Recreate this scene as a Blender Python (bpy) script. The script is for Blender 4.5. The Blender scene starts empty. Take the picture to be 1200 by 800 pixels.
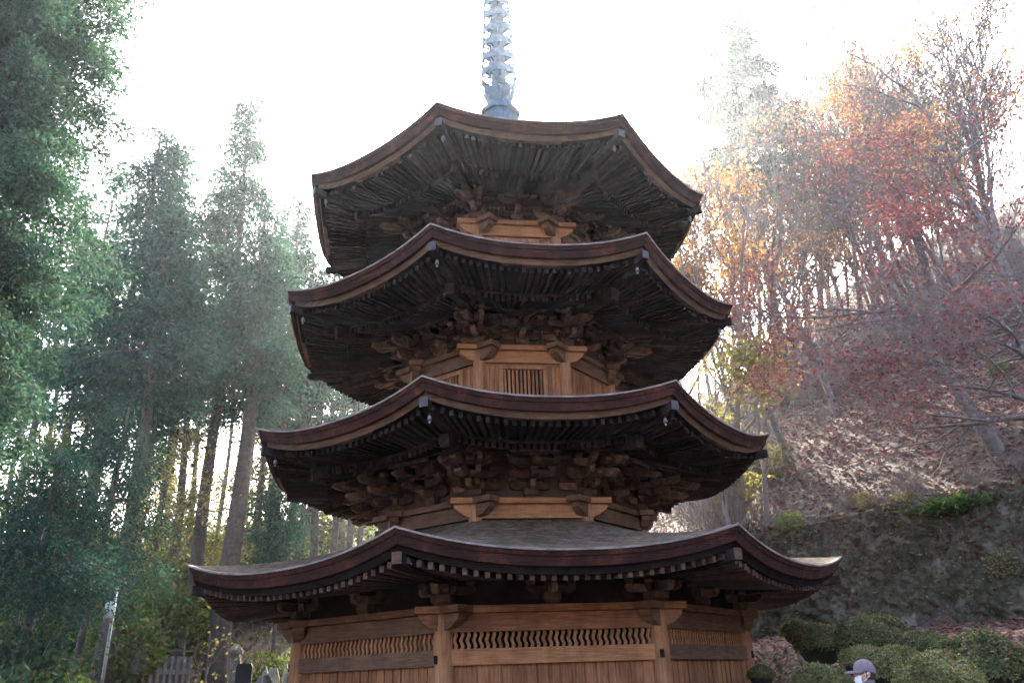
import bpy, math, random
import numpy as np
from mathutils import Vector, Matrix
rnd = random.Random(7)
R = math.radians
S = bpy.context.scene
COL = S.collection

# ------------------------------------------------------------------ camera
CAM = Vector((0.0, -17.4, 1.6))
FPX = 935.0                      # focal length in pixels of a 1200 px wide frame
yaw, pit, rol = R(0.385), R(23.2), R(-1.97)
_x = Vector((math.cos(yaw), -math.sin(yaw), 0)); _f0 = Vector((math.sin(yaw), math.cos(yaw), 0)); _z = Vector((0, 0, 1))
FWD = _f0*math.cos(pit) + _z*math.sin(pit)
_u = -_f0*math.sin(pit) + _z*math.cos(pit)
RIGHT = _x*math.cos(rol) + _u*math.sin(rol)
UP = -_x*math.sin(rol) + _u*math.cos(rol)
cd = bpy.data.cameras.new('camera'); cam = bpy.data.objects.new('camera', cd); COL.objects.link(cam)
cd.sensor_width = 36; cd.lens = FPX/1200*36; cd.clip_end = 3000; cd.clip_start = 0.1
m = Matrix((RIGHT, UP, -FWD)).transposed().to_4x4(); m.translation = CAM
cam.matrix_world = m
S.camera = cam

def ray(px, py):
    return FWD + RIGHT*((px-600)/FPX) - UP*((py-400)/FPX)
def at(px, py, dist):
    """point seen at (px,py) of the 1200x800 photo, at horizontal distance dist from the camera"""
    d = ray(px, py); h = math.hypot(d.x, d.y)
    return CAM + d*(dist/h)

# ------------------------------------------------------------------ materials
def mat(name):
    m = bpy.data.materials.new(name); m.use_nodes = True
    nt = m.node_tree; nt.nodes.clear()
    return m, nt
def node(nt, t, **kw):
    n = nt.nodes.new(t)
    for k, v in kw.items(): setattr(n, k, v)
    return n
def ramp(nt, stops, interp='LINEAR'):
    n = nt.nodes.new('ShaderNodeValToRGB'); cr = n.color_ramp; cr.interpolation = interp
    while len(cr.elements) < len(stops): cr.elements.new(0.5)
    for e, (p, c) in zip(cr.elements, stops):
        e.position = p; e.color = (*c, 1)
    return n
def coords(nt, scale=(1, 1, 1), rand=False):
    tc = node(nt, 'ShaderNodeTexCoord'); mp = node(nt, 'ShaderNodeMapping')
    mp.inputs['Scale'].default_value = scale
    nt.links.new(tc.outputs['Object'], mp.inputs['Vector'])
    if rand:
        oi = node(nt, 'ShaderNodeObjectInfo'); ml = node(nt, 'ShaderNodeMath', operation='MULTIPLY'); ml.inputs[1].default_value = 37.0
        nt.links.new(oi.outputs['Random'], ml.inputs[0])
        cb = node(nt, 'ShaderNodeCombineXYZ')
        for i in range(3): nt.links.new(ml.outputs[0], cb.inputs[i])
        nt.links.new(cb.outputs[0], mp.inputs['Location'])
    return mp.outputs['Vector']
def noise(nt, vec, scale, detail=4, rough=0.6, dist=0):
    n = node(nt, 'ShaderNodeTexNoise'); n.inputs['Scale'].default_value = scale
    n.inputs['Detail'].default_value = detail; n.inputs['Roughness'].default_value = rough; n.inputs['Distortion'].default_value = dist
    if vec is not None: nt.links.new(vec, n.inputs['Vector'])
    return n
def mixc(nt, a, b, f, mode='MIX'):
    n = node(nt, 'ShaderNodeMix', data_type='RGBA', blend_type=mode)
    for s, v in ((6, a), (7, b), (0, f)):
        if isinstance(v, (int, float)): n.inputs[s].default_value = v
        elif isinstance(v, tuple): n.inputs[s].default_value = (*v, 1)
        else: nt.links.new(v, n.inputs[s])
    return n.outputs[2]
def bump(nt, h, strength, distance=0.02):
    b = node(nt, 'ShaderNodeBump'); b.inputs['Strength'].default_value = strength; b.inputs['Distance'].default_value = distance
    nt.links.new(h, b.inputs['Height']); return b.outputs[0]
def finish(nt, col, rough=0.8, normal=None, metallic=0.0, spec=0.3):
    p = node(nt, 'ShaderNodeBsdfPrincipled'); o = node(nt, 'ShaderNodeOutputMaterial')
    if isinstance(col, tuple): p.inputs['Base Color'].default_value = (*col, 1)
    else: nt.links.new(col, p.inputs['Base Color'])
    if isinstance(rough, (int, float)): p.inputs['Roughness'].default_value = rough
    else: nt.links.new(rough, p.inputs['Roughness'])
    p.inputs['Metallic'].default_value = metallic
    p.inputs['Specular IOR Level'].default_value = spec
    if normal is not None: nt.links.new(normal, p.inputs['Normal'])
    nt.links.new(p.outputs[0], o.inputs[0]); return p

def wood(name, dark, mid, light, grain='z', island=0.35, rough=0.75, wear=0.5, pick=False, spec=0.2):
    m, nt = mat(name)
    sc = {'z': (9, 9, 0.6), 'h': (1.0, 1.0, 14), 'r': (3, 3, 3)}[grain]
    v = coords(nt, sc, True)
    n1 = noise(nt, v, 3.0, 6, 0.65, 0.4)
    v2 = coords(nt, (1, 1, 1), True); n2 = noise(nt, v2, 1.6, 5, 0.6)
    c = ramp(nt, [(0.28, dark), (0.5, mid), (0.75, light)]); nt.links.new(n1.outputs[0], c.inputs[0])
    r2 = ramp(nt, [(0.35, (0.45, 0.42, 0.42)), (0.6, (1, 1, 1))]); nt.links.new(n2.outputs[0], r2.inputs[0])
    col = mixc(nt, c.outputs[0], r2.outputs[0], wear, 'MULTIPLY')
    v3 = coords(nt, (2.2, 2.2, 0.22), True); n3 = noise(nt, v3, 1.5, 6, 0.7, 0.3); r3 = ramp(nt, [(0.36, (0.42, 0.41, 0.42)), (0.52, (1, 1, 1)), (0.72, (1.12, 1.1, 1.08))]); nt.links.new(n3.outputs[0], r3.inputs[0])
    col = mixc(nt, col, r3.outputs[0], wear*0.9, 'MULTIPLY')
    g = node(nt, 'ShaderNodeNewGeometry')
    ri = ramp(nt, [(0, (1-island,)*3), (1, (1+island*0.6,)*3)] if not pick else [(0, (0.5,)*3), (0.55, (0.85,)*3), (0.7, (1.3,)*3), (1, (2.1,)*3)]); nt.links.new(g.outputs['Random Per Island'], ri.inputs[0])
    col = mixc(nt, col, ri.outputs[0], 1.0, 'MULTIPLY')
    finish(nt, col, rough, bump(nt, n1.outputs[0], 0.5, 0.01), spec=spec)
    return m

M = {}
M['wall_wood'] = wood('warm_plank_wood', (0.13, 0.05, 0.02), (0.29, 0.128, 0.055), (0.4, 0.2, 0.095), 'z', 0.3)
M['post_wood'] = wood('post_wood', (0.18, 0.078, 0.034), (0.35, 0.17, 0.078), (0.46, 0.25, 0.125), 'z', 0.1, wear=0.45)
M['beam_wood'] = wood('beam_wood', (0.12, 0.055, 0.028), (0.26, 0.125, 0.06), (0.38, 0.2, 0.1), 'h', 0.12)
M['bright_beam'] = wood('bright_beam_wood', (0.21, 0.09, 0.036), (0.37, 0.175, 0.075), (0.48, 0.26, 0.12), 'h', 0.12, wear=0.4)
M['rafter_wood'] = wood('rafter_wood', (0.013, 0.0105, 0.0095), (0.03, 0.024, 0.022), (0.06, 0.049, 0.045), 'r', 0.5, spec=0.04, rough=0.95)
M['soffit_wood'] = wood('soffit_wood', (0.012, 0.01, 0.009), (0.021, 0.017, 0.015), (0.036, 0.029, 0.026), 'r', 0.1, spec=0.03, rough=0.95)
M['bracket_wood'] = wood('bracket_wood', (0.045, 0.027, 0.019), (0.095, 0.057, 0.039), (0.18, 0.112, 0.078), 'r', 0.65, wear=0.3, pick=True)
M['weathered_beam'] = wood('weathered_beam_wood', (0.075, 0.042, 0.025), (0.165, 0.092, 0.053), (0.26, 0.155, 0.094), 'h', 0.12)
M['rafter_brown'] = wood('brown_rafter_wood', (0.05, 0.032, 0.023), (0.1, 0.065, 0.046), (0.16, 0.108, 0.08), 'r', 0.4)
M['lip'] = wood('bark_edge_highlight', (0.12, 0.1, 0.085), (0.26, 0.22, 0.19), (0.4, 0.35, 0.31), 'h', 0.1)  # pale tone paints the skylight caught along the roofs' top edges
M['eave_wood'] = wood('eave_wood', (0.05, 0.028, 0.017), (0.12, 0.07, 0.042), (0.22, 0.135, 0.085), 'h', 0.1)
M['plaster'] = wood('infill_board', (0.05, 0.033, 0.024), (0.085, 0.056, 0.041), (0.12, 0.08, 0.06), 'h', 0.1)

def m_bark():
    m, nt = mat('cypress_bark')
    v = coords(nt); st = coords(nt, (0.5, 0.5, 60), True)
    n1 = noise(nt, v, 2.6, 9, 0.78); n2 = noise(nt, st, 2.0, 3, 0.6); n3 = noise(nt, v, 30, 3, 0.6)
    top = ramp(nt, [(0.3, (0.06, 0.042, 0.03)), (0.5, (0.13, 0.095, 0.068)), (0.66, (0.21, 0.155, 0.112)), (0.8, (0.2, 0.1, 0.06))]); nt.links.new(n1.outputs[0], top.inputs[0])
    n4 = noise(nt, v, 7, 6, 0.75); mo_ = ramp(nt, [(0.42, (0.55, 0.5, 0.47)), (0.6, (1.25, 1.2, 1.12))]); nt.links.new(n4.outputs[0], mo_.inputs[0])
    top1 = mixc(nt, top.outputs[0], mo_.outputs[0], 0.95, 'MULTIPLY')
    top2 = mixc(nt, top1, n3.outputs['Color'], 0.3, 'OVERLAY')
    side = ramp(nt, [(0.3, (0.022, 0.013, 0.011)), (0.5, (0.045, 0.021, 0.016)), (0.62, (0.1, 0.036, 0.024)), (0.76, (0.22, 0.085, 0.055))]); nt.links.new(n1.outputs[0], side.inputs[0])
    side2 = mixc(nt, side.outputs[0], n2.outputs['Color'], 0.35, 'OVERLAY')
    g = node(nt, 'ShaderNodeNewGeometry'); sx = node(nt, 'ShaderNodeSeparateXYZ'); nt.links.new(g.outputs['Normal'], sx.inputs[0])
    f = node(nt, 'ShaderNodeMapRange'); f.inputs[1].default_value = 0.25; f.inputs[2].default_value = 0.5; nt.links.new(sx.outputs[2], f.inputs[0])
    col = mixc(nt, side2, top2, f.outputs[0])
    finish(nt, col, 0.85, bump(nt, n2.outputs[0], 0.6, 0.03), spec=0.08); return m
M['bark'] = m_bark()

def simple(name, c1, c2, scale=6, rough=0.8, bumps=0.3, metallic=0.0, detail=6, spec=0.3, island=0.0):
    m, nt = mat(name); v = coords(nt, (1, 1, 1), True); n = noise(nt, v, scale, detail, 0.65)
    c = ramp(nt, [(0.3, c1), (0.7, c2)]); nt.links.new(n.outputs[0], c.inputs[0])
    col = c.outputs[0]
    if island:
        g = node(nt, 'ShaderNodeNewGeometry'); ri = ramp(nt, [(0, (1-island,)*3), (1, (1+island,)*3)]); nt.links.new(g.outputs['Random Per Island'], ri.inputs[0])
        col = mixc(nt, col, ri.outputs[0], 1.0, 'MULTIPLY')
    finish(nt, col, rough, bump(nt, n.outputs[0], bumps, 0.02) if bumps else None, metallic, spec); return m
M['bronze'] = simple('weathered_bronze', (0.03, 0.065, 0.09), (0.12, 0.19, 0.24), 7, 0.6, 0.25, 0.2)
M['spire_core'] = simple('spire_core_copper', (0.16, 0.1, 0.09), (0.28, 0.18, 0.16), 6, 0.5, 0.1, 0.3)
M['bell'] = simple('bell_bronze', (0.13, 0.13, 0.135), (0.3, 0.3, 0.31), 20, 0.45, 0.1, 0.3)
M['dark'] = simple('dark_interior', (0.012, 0.01, 0.01), (0.025, 0.02, 0.018), 4, 0.9, 0.1)
M['stone'] = simple('grey_stone', (0.08, 0.078, 0.072), (0.22, 0.215, 0.2), 9, 0.9, 0.5)
M['cap_metal'] = simple('hip_end_metal', (0.035, 0.03, 0.03), (0.09, 0.08, 0.08), 14, 0.6, 0.2, 0.2)

# ------------------------------------------------------------------ mesh builder
class MB:
    def __init__(s): s.v = []; s.f = []
    def add(s, vs, fs):
        o = len(s.v); s.v += [tuple(p) for p in vs]; s.f += [tuple(i+o for i in f) for f in fs]; return s
    def hexa(s, p8):
        return s.add(p8, [(0, 3, 2, 1), (4, 5, 6, 7), (0, 1, 5, 4), (1, 2, 6, 5), (2, 3, 7, 6), (3, 0, 4, 7)])
    def box(s, c, size, ax=None, taper=1.0):
        """axis box; ax=(e1,e2,e3); taper scales the bottom"""
        c = Vector(c); e = [Vector(q) for q in (ax or ((1, 0, 0), (0, 1, 0), (0, 0, 1)))]
        a, b, h = (q*0.5 for q in size); p = []
        for sz in (-1, 1):
            t = taper if sz < 0 else 1
            for sx, sy in ((-1, -1), (1, -1), (1, 1), (-1, 1)):
                p.append(c + e[0]*(sx*a*t) + e[1]*(sy*b*t) + e[2]*(sz*h))
        return s.hexa(p)
    def prism(s, poly, o, e1, e2, e3, th):
        """poly in the (e1,e2) plane, extruded +-th/2 along e3"""
        o, e1, e2, e3 = Vector(o), Vector(e1), Vector(e2), Vector(e3); n = len(poly)
        vs = [o + e1*a + e2*b - e3*(th/2) for a, b in poly] + [o + e1*a + e2*b + e3*(th/2) for a, b in poly]
        fs = [tuple(range(n-1, -1, -1)), tuple(range(n, 2*n))] + [(i, (i+1) % n, n+(i+1) % n, n+i) for i in range(n)]
        return s.add(vs, fs)
    def beam(s, p0, p1, w, h, up=(0, 0, 1)):
        """bar whose TOP centre line runs p0->p1"""
        p0, p1 = Vector(p0), Vector(p1); d = (p1-p0).normalized(); sd = d.cross(Vector(up)).normalized(); u = sd.cross(d)
        q = []
        for z in (-h, 0):
            for p, sg in ((p0, -1), (p0, 1), (p1, 1), (p1, -1)): q.append(p + sd*(sg*w/2) + u*z)
        return s.hexa([q[0], q[1], q[2], q[3], q[4], q[5], q[6], q[7]])
    def loft(s, loops, closed=True, cap0=False, cap1=False):
        n = len(loops[0]); o = len(s.v)
        for l in loops: s.v += [tuple(p) for p in l]
        for i in range(len(loops)-1):
            for j in range(n if closed else n-1):
                k = (j+1) % n
                s.f.append((o+i*n+j, o+i*n+k, o+(i+1)*n+k, o+(i+1)*n+j))
        if cap0: s.f.append(tuple(o+j for j in range(n-1, -1, -1)))
        if cap1: s.f.append(tuple(o+(len(loops)-1)*n+j for j in range(n)))
        return s
    def tube(s, pts, radii, n=8, cap=True):
        loops = []; pts = [Vector(p) for p in pts]; ref = None
        for i, p in enumerate(pts):
            d = (pts[min(i+1, len(pts)-1)]-pts[max(i-1, 0)])
            if d.length < 1e-6: d = Vector((0, 0, 1))
            d.normalize()
            if ref is None: ref = Vector((1, 0, 0)) if abs(d.x) < 0.9 else Vector((0, 1, 0))
            a = (ref - d*ref.dot(d)).normalized(); b = d.cross(a); ref = a
            loops.append([p + (a*math.cos(t)+b*math.sin(t))*radii[i] for t in (2*math.pi*k/n for k in range(n))])
        return s.loft(loops, True, cap, cap)
    def lathe(s, prof, n=24, o=(0, 0, 0), cap=True):
        loops = [[(o[0]+r*math.cos(2*math.pi*k/n), o[1]+r*math.sin(2*math.pi*k/n), o[2]+z) for k in range(n)] for r, z in prof]
        return s.loft(loops, True, cap, cap)
    def mesh(s, name, smooth=False):
        me = bpy.data.meshes.new(name); me.from_pydata(s.v, [], s.f); me.update()
        if smooth: me.polygons.foreach_set('use_smooth', [True]*len(me.polygons))
        return me
    def build(s, name, material, parent=None, smooth=False, loc=None, rz=0.0):
        return obj(name, s.mesh(name, smooth), material, parent, loc, rz)
def obj(name, me, material, parent=None, loc=None, rz=0.0):
    if material is not None and not me.materials: me.materials.append(material)
    o = bpy.data.objects.new(name, me); COL.objects.link(o)
    if material is not None and me.materials[0] != material:
        o.material_slots[0].link = 'OBJECT'; o.material_slots[0].material = material
    if parent is not None: o.parent = parent
    if loc is not None: o.location = loc
    o.rotation_euler = (0, 0, rz)
    return o
def tag(o, label=None, cat=None, group=None, kind=None):
    if label: o['label'] = label
    if cat: o['category'] = cat
    if group: o['group'] = group
    if kind: o['kind'] = kind
    return o
def empty(name, loc=(0, 0, 0), rz=0.0):
    o = bpy.data.objects.new(name, None); COL.objects.link(o); o.location = loc; o.rotation_euler = (0, 0, rz); o.empty_display_size = 0.3
    return o
def children(o): return [c for c in bpy.data.objects if c.parent == o]
def copy_tree(o, parent=None):
    c = o.copy(); COL.objects.link(c)
    if parent is not None: c.parent = parent
    for ch in list(o.children): copy_tree(ch, c)
    return c

# ================================================================== PAGODA
A8 = math.pi/4; T = math.tan(A8/2); C8 = math.cos(A8/2)
ROT = R(8.0)
pagoda = empty('wooden_pagoda', (0, 0, 0), ROT)
tag(pagoda, 'dark octagonal wooden pagoda with four upturned bark roofs and a tall spire', 'pagoda')
def rot2(p, k):
    a = A8*k; c, s_ = math.cos(a), math.sin(a); return (p[0]*c-p[1]*s_, p[0]*s_+p[1]*c, p[2])
def oct_loop(r, zm, lift=0.0, n=12, pw=2.3):
    out = []
    for k in range(8):
        for j in range(n):
            t = -1+2*j/n
            out.append(rot2((r*T*t, -r, zm+lift*abs(t)**pw), k))
    return out
def fp(u, r, z): return Vector((u, -r, z))          # point on face 0: along the face, outward, up
def cp(r): return Vector((r*T, -r, 0))               # corner point between face 0 and face 1
def ring8(name, me, material, parent, k0=0):
    """eight copies of a face piece, one a face"""
    res = []
    for k in range(8): res.append(obj(name, me, material, parent, None, A8*(k+k0)))
    return res

def roof(Rc, zc, lift, r_in, z_in, r_wall, two_tier, nraf, label, slope_in=0.3, nflat=0.5):
    A = Rc*C8; zm = zc-lift; n = 14; BK = 0.225
    root = None
    b = MB(); loops = []
    ns = 14
    for i in range(ns, -1, -1):
        s = i/ns; r = A+(r_in-A)*s; z = zm+(z_in-zm)*(nflat*s+(1-nflat)*s*s)
        loops.append(oct_loop(r, z, lift*(1-s)**1.8, n))
    loops += [oct_loop(A-0.004, zm-0.018, lift, n), oct_loop(A-0.03, zm-0.09, lift, n), oct_loop(A-0.05, zm-0.095, lift, n), oct_loop(A-0.09, zm-BK, lift, n), oct_loop(A-0.2, zm-BK-0.005, lift, n)]
    b.loft(loops[::-1])
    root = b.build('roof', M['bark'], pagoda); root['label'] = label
    lp = MB(); lp.loft([oct_loop(A-0.02, zm-0.022, lift, n), oct_loop(A+0.012, zm-0.022, lift, n), oct_loop(A+0.014, zm+0.008, lift, n), oct_loop(A-0.03, zm+0.014, lift*0.995, n)]); lp.build('roof_edge_highlight', M['lip'], root)  # thin ring that draws the bright line of light on the roof edge
    # eave board under the bark edge
    e = MB(); e.loft([oct_loop(A-0.2, zm-BK-0.105, lift, n), oct_loop(A-0.16, zm-BK-0.003, lift, n)])
    e.loft([oct_loop(A-0.32, zm-BK-0.103, lift, n), oct_loop(A-0.2, zm-BK-0.105, lift, n)])
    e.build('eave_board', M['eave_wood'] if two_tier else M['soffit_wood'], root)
    zs = zm-BK-0.1                                       # underside boards at the tips
    rk = A-1.28 if two_tier else r_wall+0.0
    rp = r_wall+0.80
    def zf(r):                                         # flying rafters: nearly level
        return zs-0.005+(A-r)*(0.02 if two_tier else 0.12)
    def lf(r): return lift*max(0.0, (r-(r_wall-0.2))/(A-r_wall+0.2))**1.35
    def zb(r): return zf(rk)-0.13+(rk-r)*slope_in       # base rafters rise inwards
    so = MB()
    q = [oct_loop(A-0.2-(A-0.2-rk)*i/4, zf(A-0.2-(A-0.2-rk)*i/4), lf(A-0.2-(A-0.2-rk)*i/4), n) for i in range(5)]
    if two_tier:
        q += [oct_loop(rk-(rk-r_wall)*i/3, zb(rk-(rk-r_wall)*i/3)+0.004, lf(rk-(rk-r_wall)*i/3), n) for i in range(4)]
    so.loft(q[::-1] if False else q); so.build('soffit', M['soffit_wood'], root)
    # rafters
    f = MB(); g = MB()
    for i in range(nraf):
        t = -1+2*(i+0.5)/nraf; at_ = abs(t)**2.3
        if abs(t) > 0.975: continue
        r0, r1 = A-(0.3 if two_tier else 0.25), rk
        j = rnd.uniform(-0.012, 0.012)
        f.beam(fp(r0*T*t, r0+j, zf(r0)-0.004+lf(r0)*at_), fp(r1*T*t, r1, zf(r1)-0.004+lf(r1)*at_), 0.068, 0.095)
        if two_tier:
            r0, r1 = rk+0.10, r_wall-0.1
            g.beam(fp(r0*T*t, r0+j, zb(r0)+lf(r0)*at_), fp(r1*T*t, r1, zb(r1)+lf(r1)*at_), 0.07*min(1, 0.4+r1/r0), 0.10)
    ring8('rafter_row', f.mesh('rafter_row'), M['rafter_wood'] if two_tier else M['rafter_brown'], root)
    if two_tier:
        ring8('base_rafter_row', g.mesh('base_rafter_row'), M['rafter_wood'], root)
        k = MB(); rr = rk+0.05
        k.loft([oct_loop(rr, zb(rr)+0.005, lf(rr), n), oct_loop(rr+0.02, zf(rr)-0.085, lf(rr), n)])
        k.loft([oct_loop(rr-0.12, zb(rr)+0.006, lf(rr), n), oct_loop(rr, zb(rr)+0.005, lf(rr), n)])
        k.loft([oct_loop(rr+0.02, zf(rr)-0.085, lf(rr), n), oct_loop(rr-0.12, zf(rr)-0.085, lf(rr), n)])
        k.build('inner_eave_beam', M['rafter_wood'], root)
    # hip rafters
    h = MB(); d = Vector((math.sin(A8/2), -math.cos(A8/2), 0))
    pr = lambda r, z: d*(r/C8)+Vector((0, 0, z))
    npt = 5
    for i in range(npt):
        ra = A-0.10-(A-0.10-rk)*i/npt; rb = A-0.10-(A-0.10-rk)*(i+1)/npt
        h.beam(pr(ra, zf(ra)+lf(ra)-0.0), pr(rb-0.002, zf(rb)+lf(rb)-0.0), 0.13, 0.15)
    if two_tier:
        for i in range(3):
            ra = rk+0.30-(rk+0.30-r_wall)*i/3; rb = rk+0.30-(rk+0.30-r_wall)*(i+1)/3
            h.beam(pr(ra, zb(ra)+lf(ra)-0.01), pr(rb-0.002, zb(rb)+lf(rb)-0.01), 0.17, 0.22)
    hips = ring8('hip_rafter', h.mesh('hip_rafter'), M['rafter_wood'], root)
    cpm = MB(); cpm.box(pr(A-0.085, zf(A-0.1)+lf(A-0.1)-0.075), (0.145, 0.02, 0.16), ((d.y, -d.x, 0), d, (0, 0, 1)))
    me = cpm.mesh('end_cap')
    for hp in hips: obj('end_cap', me, M['cap_metal'] if two_tier else M['eave_wood'], root, None, hp.rotation_euler.z)
    rb_ = A-0.34
    return dict(A=A, zm=zm, rp=rp, zp=zb(rp) if two_tier else zf(r_wall+0.4), bell=(pr(rb_, zf(rb_)+lf(rb_)-0.15)), root=root, zwall=(zb(r_wall) if two_tier else zf(r_wall)), lf=lf)

def arm(b, o, e1, L0, L1, h, w, cut=0.1):
    """bracket arm along e1 from -L0 to L1 with undercut ends; o is the middle of its height"""
    e1 = Vector(e1); e3 = e1.cross(Vector((0, 0, 1)))
    b.prism([(-L0, h/2), (-L0, 0.0), (-L0+cut*0.4, -h*0.36), (-L0+cut, -h/2), (L1-cut, -h/2), (L1-cut*0.4, -h*0.36), (L1, 0.0), (L1, h/2)], o, e1, (0, 0, 1), e3, w)
def masu(b, o, e1, s=0.15, h=0.115):
    e1 = Vector(e1); e2 = Vector((0, 0, 1)).cross(e1)
    o = Vector(o); b.box(o+Vector((0, 0, h*0.72)), (s, s, h*0.56), (e1, e2, (0, 0, 1)))
    b.box(o+Vector((0, 0, h*0.22)), (s*0.99, s*0.99, h*0.44), (e1, e2, (0, 0, 1)), 0.66)
def tail(b, o, d, L0, L1, drop, w=0.095, h=0.13):
    """slanting tail rafter with a beaked tip"""
    d = Vector(d); e3 = d.cross(Vector((0, 0, 1)))
    b.prism([(-L0, L0*drop+h/2), (-L0, L0*drop-h/2), (L1-0.14, -(L1-.14)*drop-h/2), (L1, -L1*drop+h*0.1), (L1-0.02, -L1*drop+h/2)], o, d, (0, 0, 1), e3, w)

def brackets(a0, z0, steps, rise, du, parent):
    dz = (rise-0.2)/steps
    mid = MB(); out = Vector((0, -1, 0)); ux = Vector((1, 0, 0))
    mid.box(fp(0, a0, z0+0.12), (0.27, 0.27, 0.11)); mid.box(fp(0, a0, z0+0.035), (0.27, 0.27, 0.07), None, 0.7)
    half = min(0.40, a0*T*0.46)
    for i in range(steps+1):
        z = z0+0.23+i*dz; r = a0+i*du
        hw = half*(1+0.12*min(i, 2))
        if i < steps: arm(mid, fp(0, a0, z), out, 0.05, (i+1)*du+0.10, 0.135, 0.095)
        arm(mid, fp(0, r, z+0.003), ux, hw, hw, 0.13, 0.09)
        for u in (-hw+0.075, 0, hw-0.075): masu(mid, fp(u, r, z+0.068), ux, 0.145, max(0.08, dz-0.135))
        if i >= 1:
            rr = a0+(i-1)*du
            arm(mid, fp(0, rr, z+0.006), ux, hw*0.6, hw*0.6, 0.12, 0.085)
        if i >= 1 and i < steps: tail(mid, fp(0, a0+i*du, z+0.05), out, 0.2, du+0.34, 0.3)
    ring8('bracket_set', mid.mesh('bracket_set'), M['bracket_wood'], parent)
    co = MB(); u0 = ux; u1 = Vector((math.cos(A8), math.sin(A8), 0)); d = Vector((math.sin(A8/2), -math.cos(A8/2), 0)); n1 = Vector((math.sin(A8), -math.cos(A8), 0))
    dv = Vector((d.y, -d.x, 0))*-1
    C = lambda r, z: cp(r)+Vector((0, 0, z))
    co.box(C(a0, z0+0.12), (0.32, 0.32, 0.11), (dv, d, (0, 0, 1))); co.box(C(a0, z0+0.035), (0.32, 0.32, 0.07), (dv, d, (0, 0, 1)), 0.7)
    arm_in = min(0.5, a0*T*0.52)
    for i in range(steps+1):
        z = z0+0.23+i*dz; r = a0+i*du; o = C(r, z)
        arm(co, o, u0, arm_in, 0.22, 0.13, 0.09); arm(co, o+Vector((0, 0, 0.004)), u1, 0.22, arm_in, 0.13, 0.09)
        if i < steps:
            arm(co, C(a0, z+0.002), d, 0.05, ((i+1)*du)/C8+0.16, 0.14, 0.11)
            arm(co, C(a0, z-0.002), out, 0.05, (i+1)*du+0.22, 0.13, 0.09); arm(co, C(a0, z-0.004), n1, 0.05, (i+1)*du+0.22, 0.13, 0.09)
        for q, e in ((-u0*(arm_in-0.08), u0), (u1*(arm_in-0.08), u1), (u0*0.15, u0), (-u1*0.15, u1), (Vector(), d)):
            masu(co, o+q+Vector((0, 0, 0.07)), e, 0.145 if e is not d else 0.17, max(0.08, dz-0.135))
        if i >= 1 and i < steps:
            tail(co, C(a0+i*du, z+0.05), d, 0.2, du+0.5, 0.24, 0.12, 0.15)
            tail(co, C(a0+i*du, z+0.05), out, 0.2, du+0.34, 0.3); tail(co, C(a0+i*du, z+0.05), n1, 0.2, du+0.34, 0.3)
    ring8('corner_bracket_set', co.mesh('corner_bracket_set'), M['bracket_wood'], parent)
    p = MB(); rp = a0+steps*du
    z = z0+rise+0.04
    p.loft([oct_loop(rp-0.06, z+0.13), oct_loop(rp-0.06, z), oct_loop(rp+0.06, z), oct_loop(rp+0.06, z+0.13)])
    p.build('purlin', M['bracket_wood'], parent)

def head_beams(a0, ztop, parent, ext, plate_h=0.11, beam_h=0.27, m=None, sc=1.0):
    """top plate and carved tie beam of every face, both running on past the corner posts"""
    hw = a0*T; b = MB(); m = m or M['beam_wood']
    L = hw+ext
    zt = ztop
    b.box(fp(0, a0+0.01, zt-plate_h/2), (2*L, 0.34*sc, plate_h-0.006))
    me = b.mesh('head_plate')
    for k in range(8):
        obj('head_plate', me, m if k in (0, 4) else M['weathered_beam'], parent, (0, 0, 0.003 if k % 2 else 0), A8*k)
    c = MB(); z = zt-plate_h; h = beam_h; e = hw+0.06
    c.prism([(-e-ext*0.75, 0), (-e-ext*0.7, -h*0.3), (-e-ext*0.4, -h*0.72), (-e, -h*0.985), (e, -h*0.985), (e+ext*0.4, -h*0.72), (e+ext*0.7, -h*0.3), (e+ext*0.75, 0)], fp(0, a0, z-0.004), (1, 0, 0), (0, 0, 1), (0, -1, 0), 0.2*sc)
    me = c.mesh('tie_beam')
    for k in range(8):
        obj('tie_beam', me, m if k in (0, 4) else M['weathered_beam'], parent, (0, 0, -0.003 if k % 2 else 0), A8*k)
    return zt-plate_h-beam_h

# ---- ground storey
RW = 4.475*C8
zt = 2.74
st = MB(); st.loft([oct_loop(0.05, 0.35, 0, 1), oct_loop(5.6, 0.35, 0, 1), oct_loop(5.62, -0.6, 0, 1)][::-1]); st.build('stone_platform', M['stone'], pagoda)
pm = MB(); pm.lathe([(0.19, 0.35), (0.2, 0.42), (0.145, 0.46), (0.15, 1.2), (0.15, 1.9), (0.14, 2.5), (0.132, zt-0.1)], 18, cp(RW))
for x_, dd in ((0, None),):
    pass
ring8('post', pm.mesh('post', True), M['post_wood'], pagoda)
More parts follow.
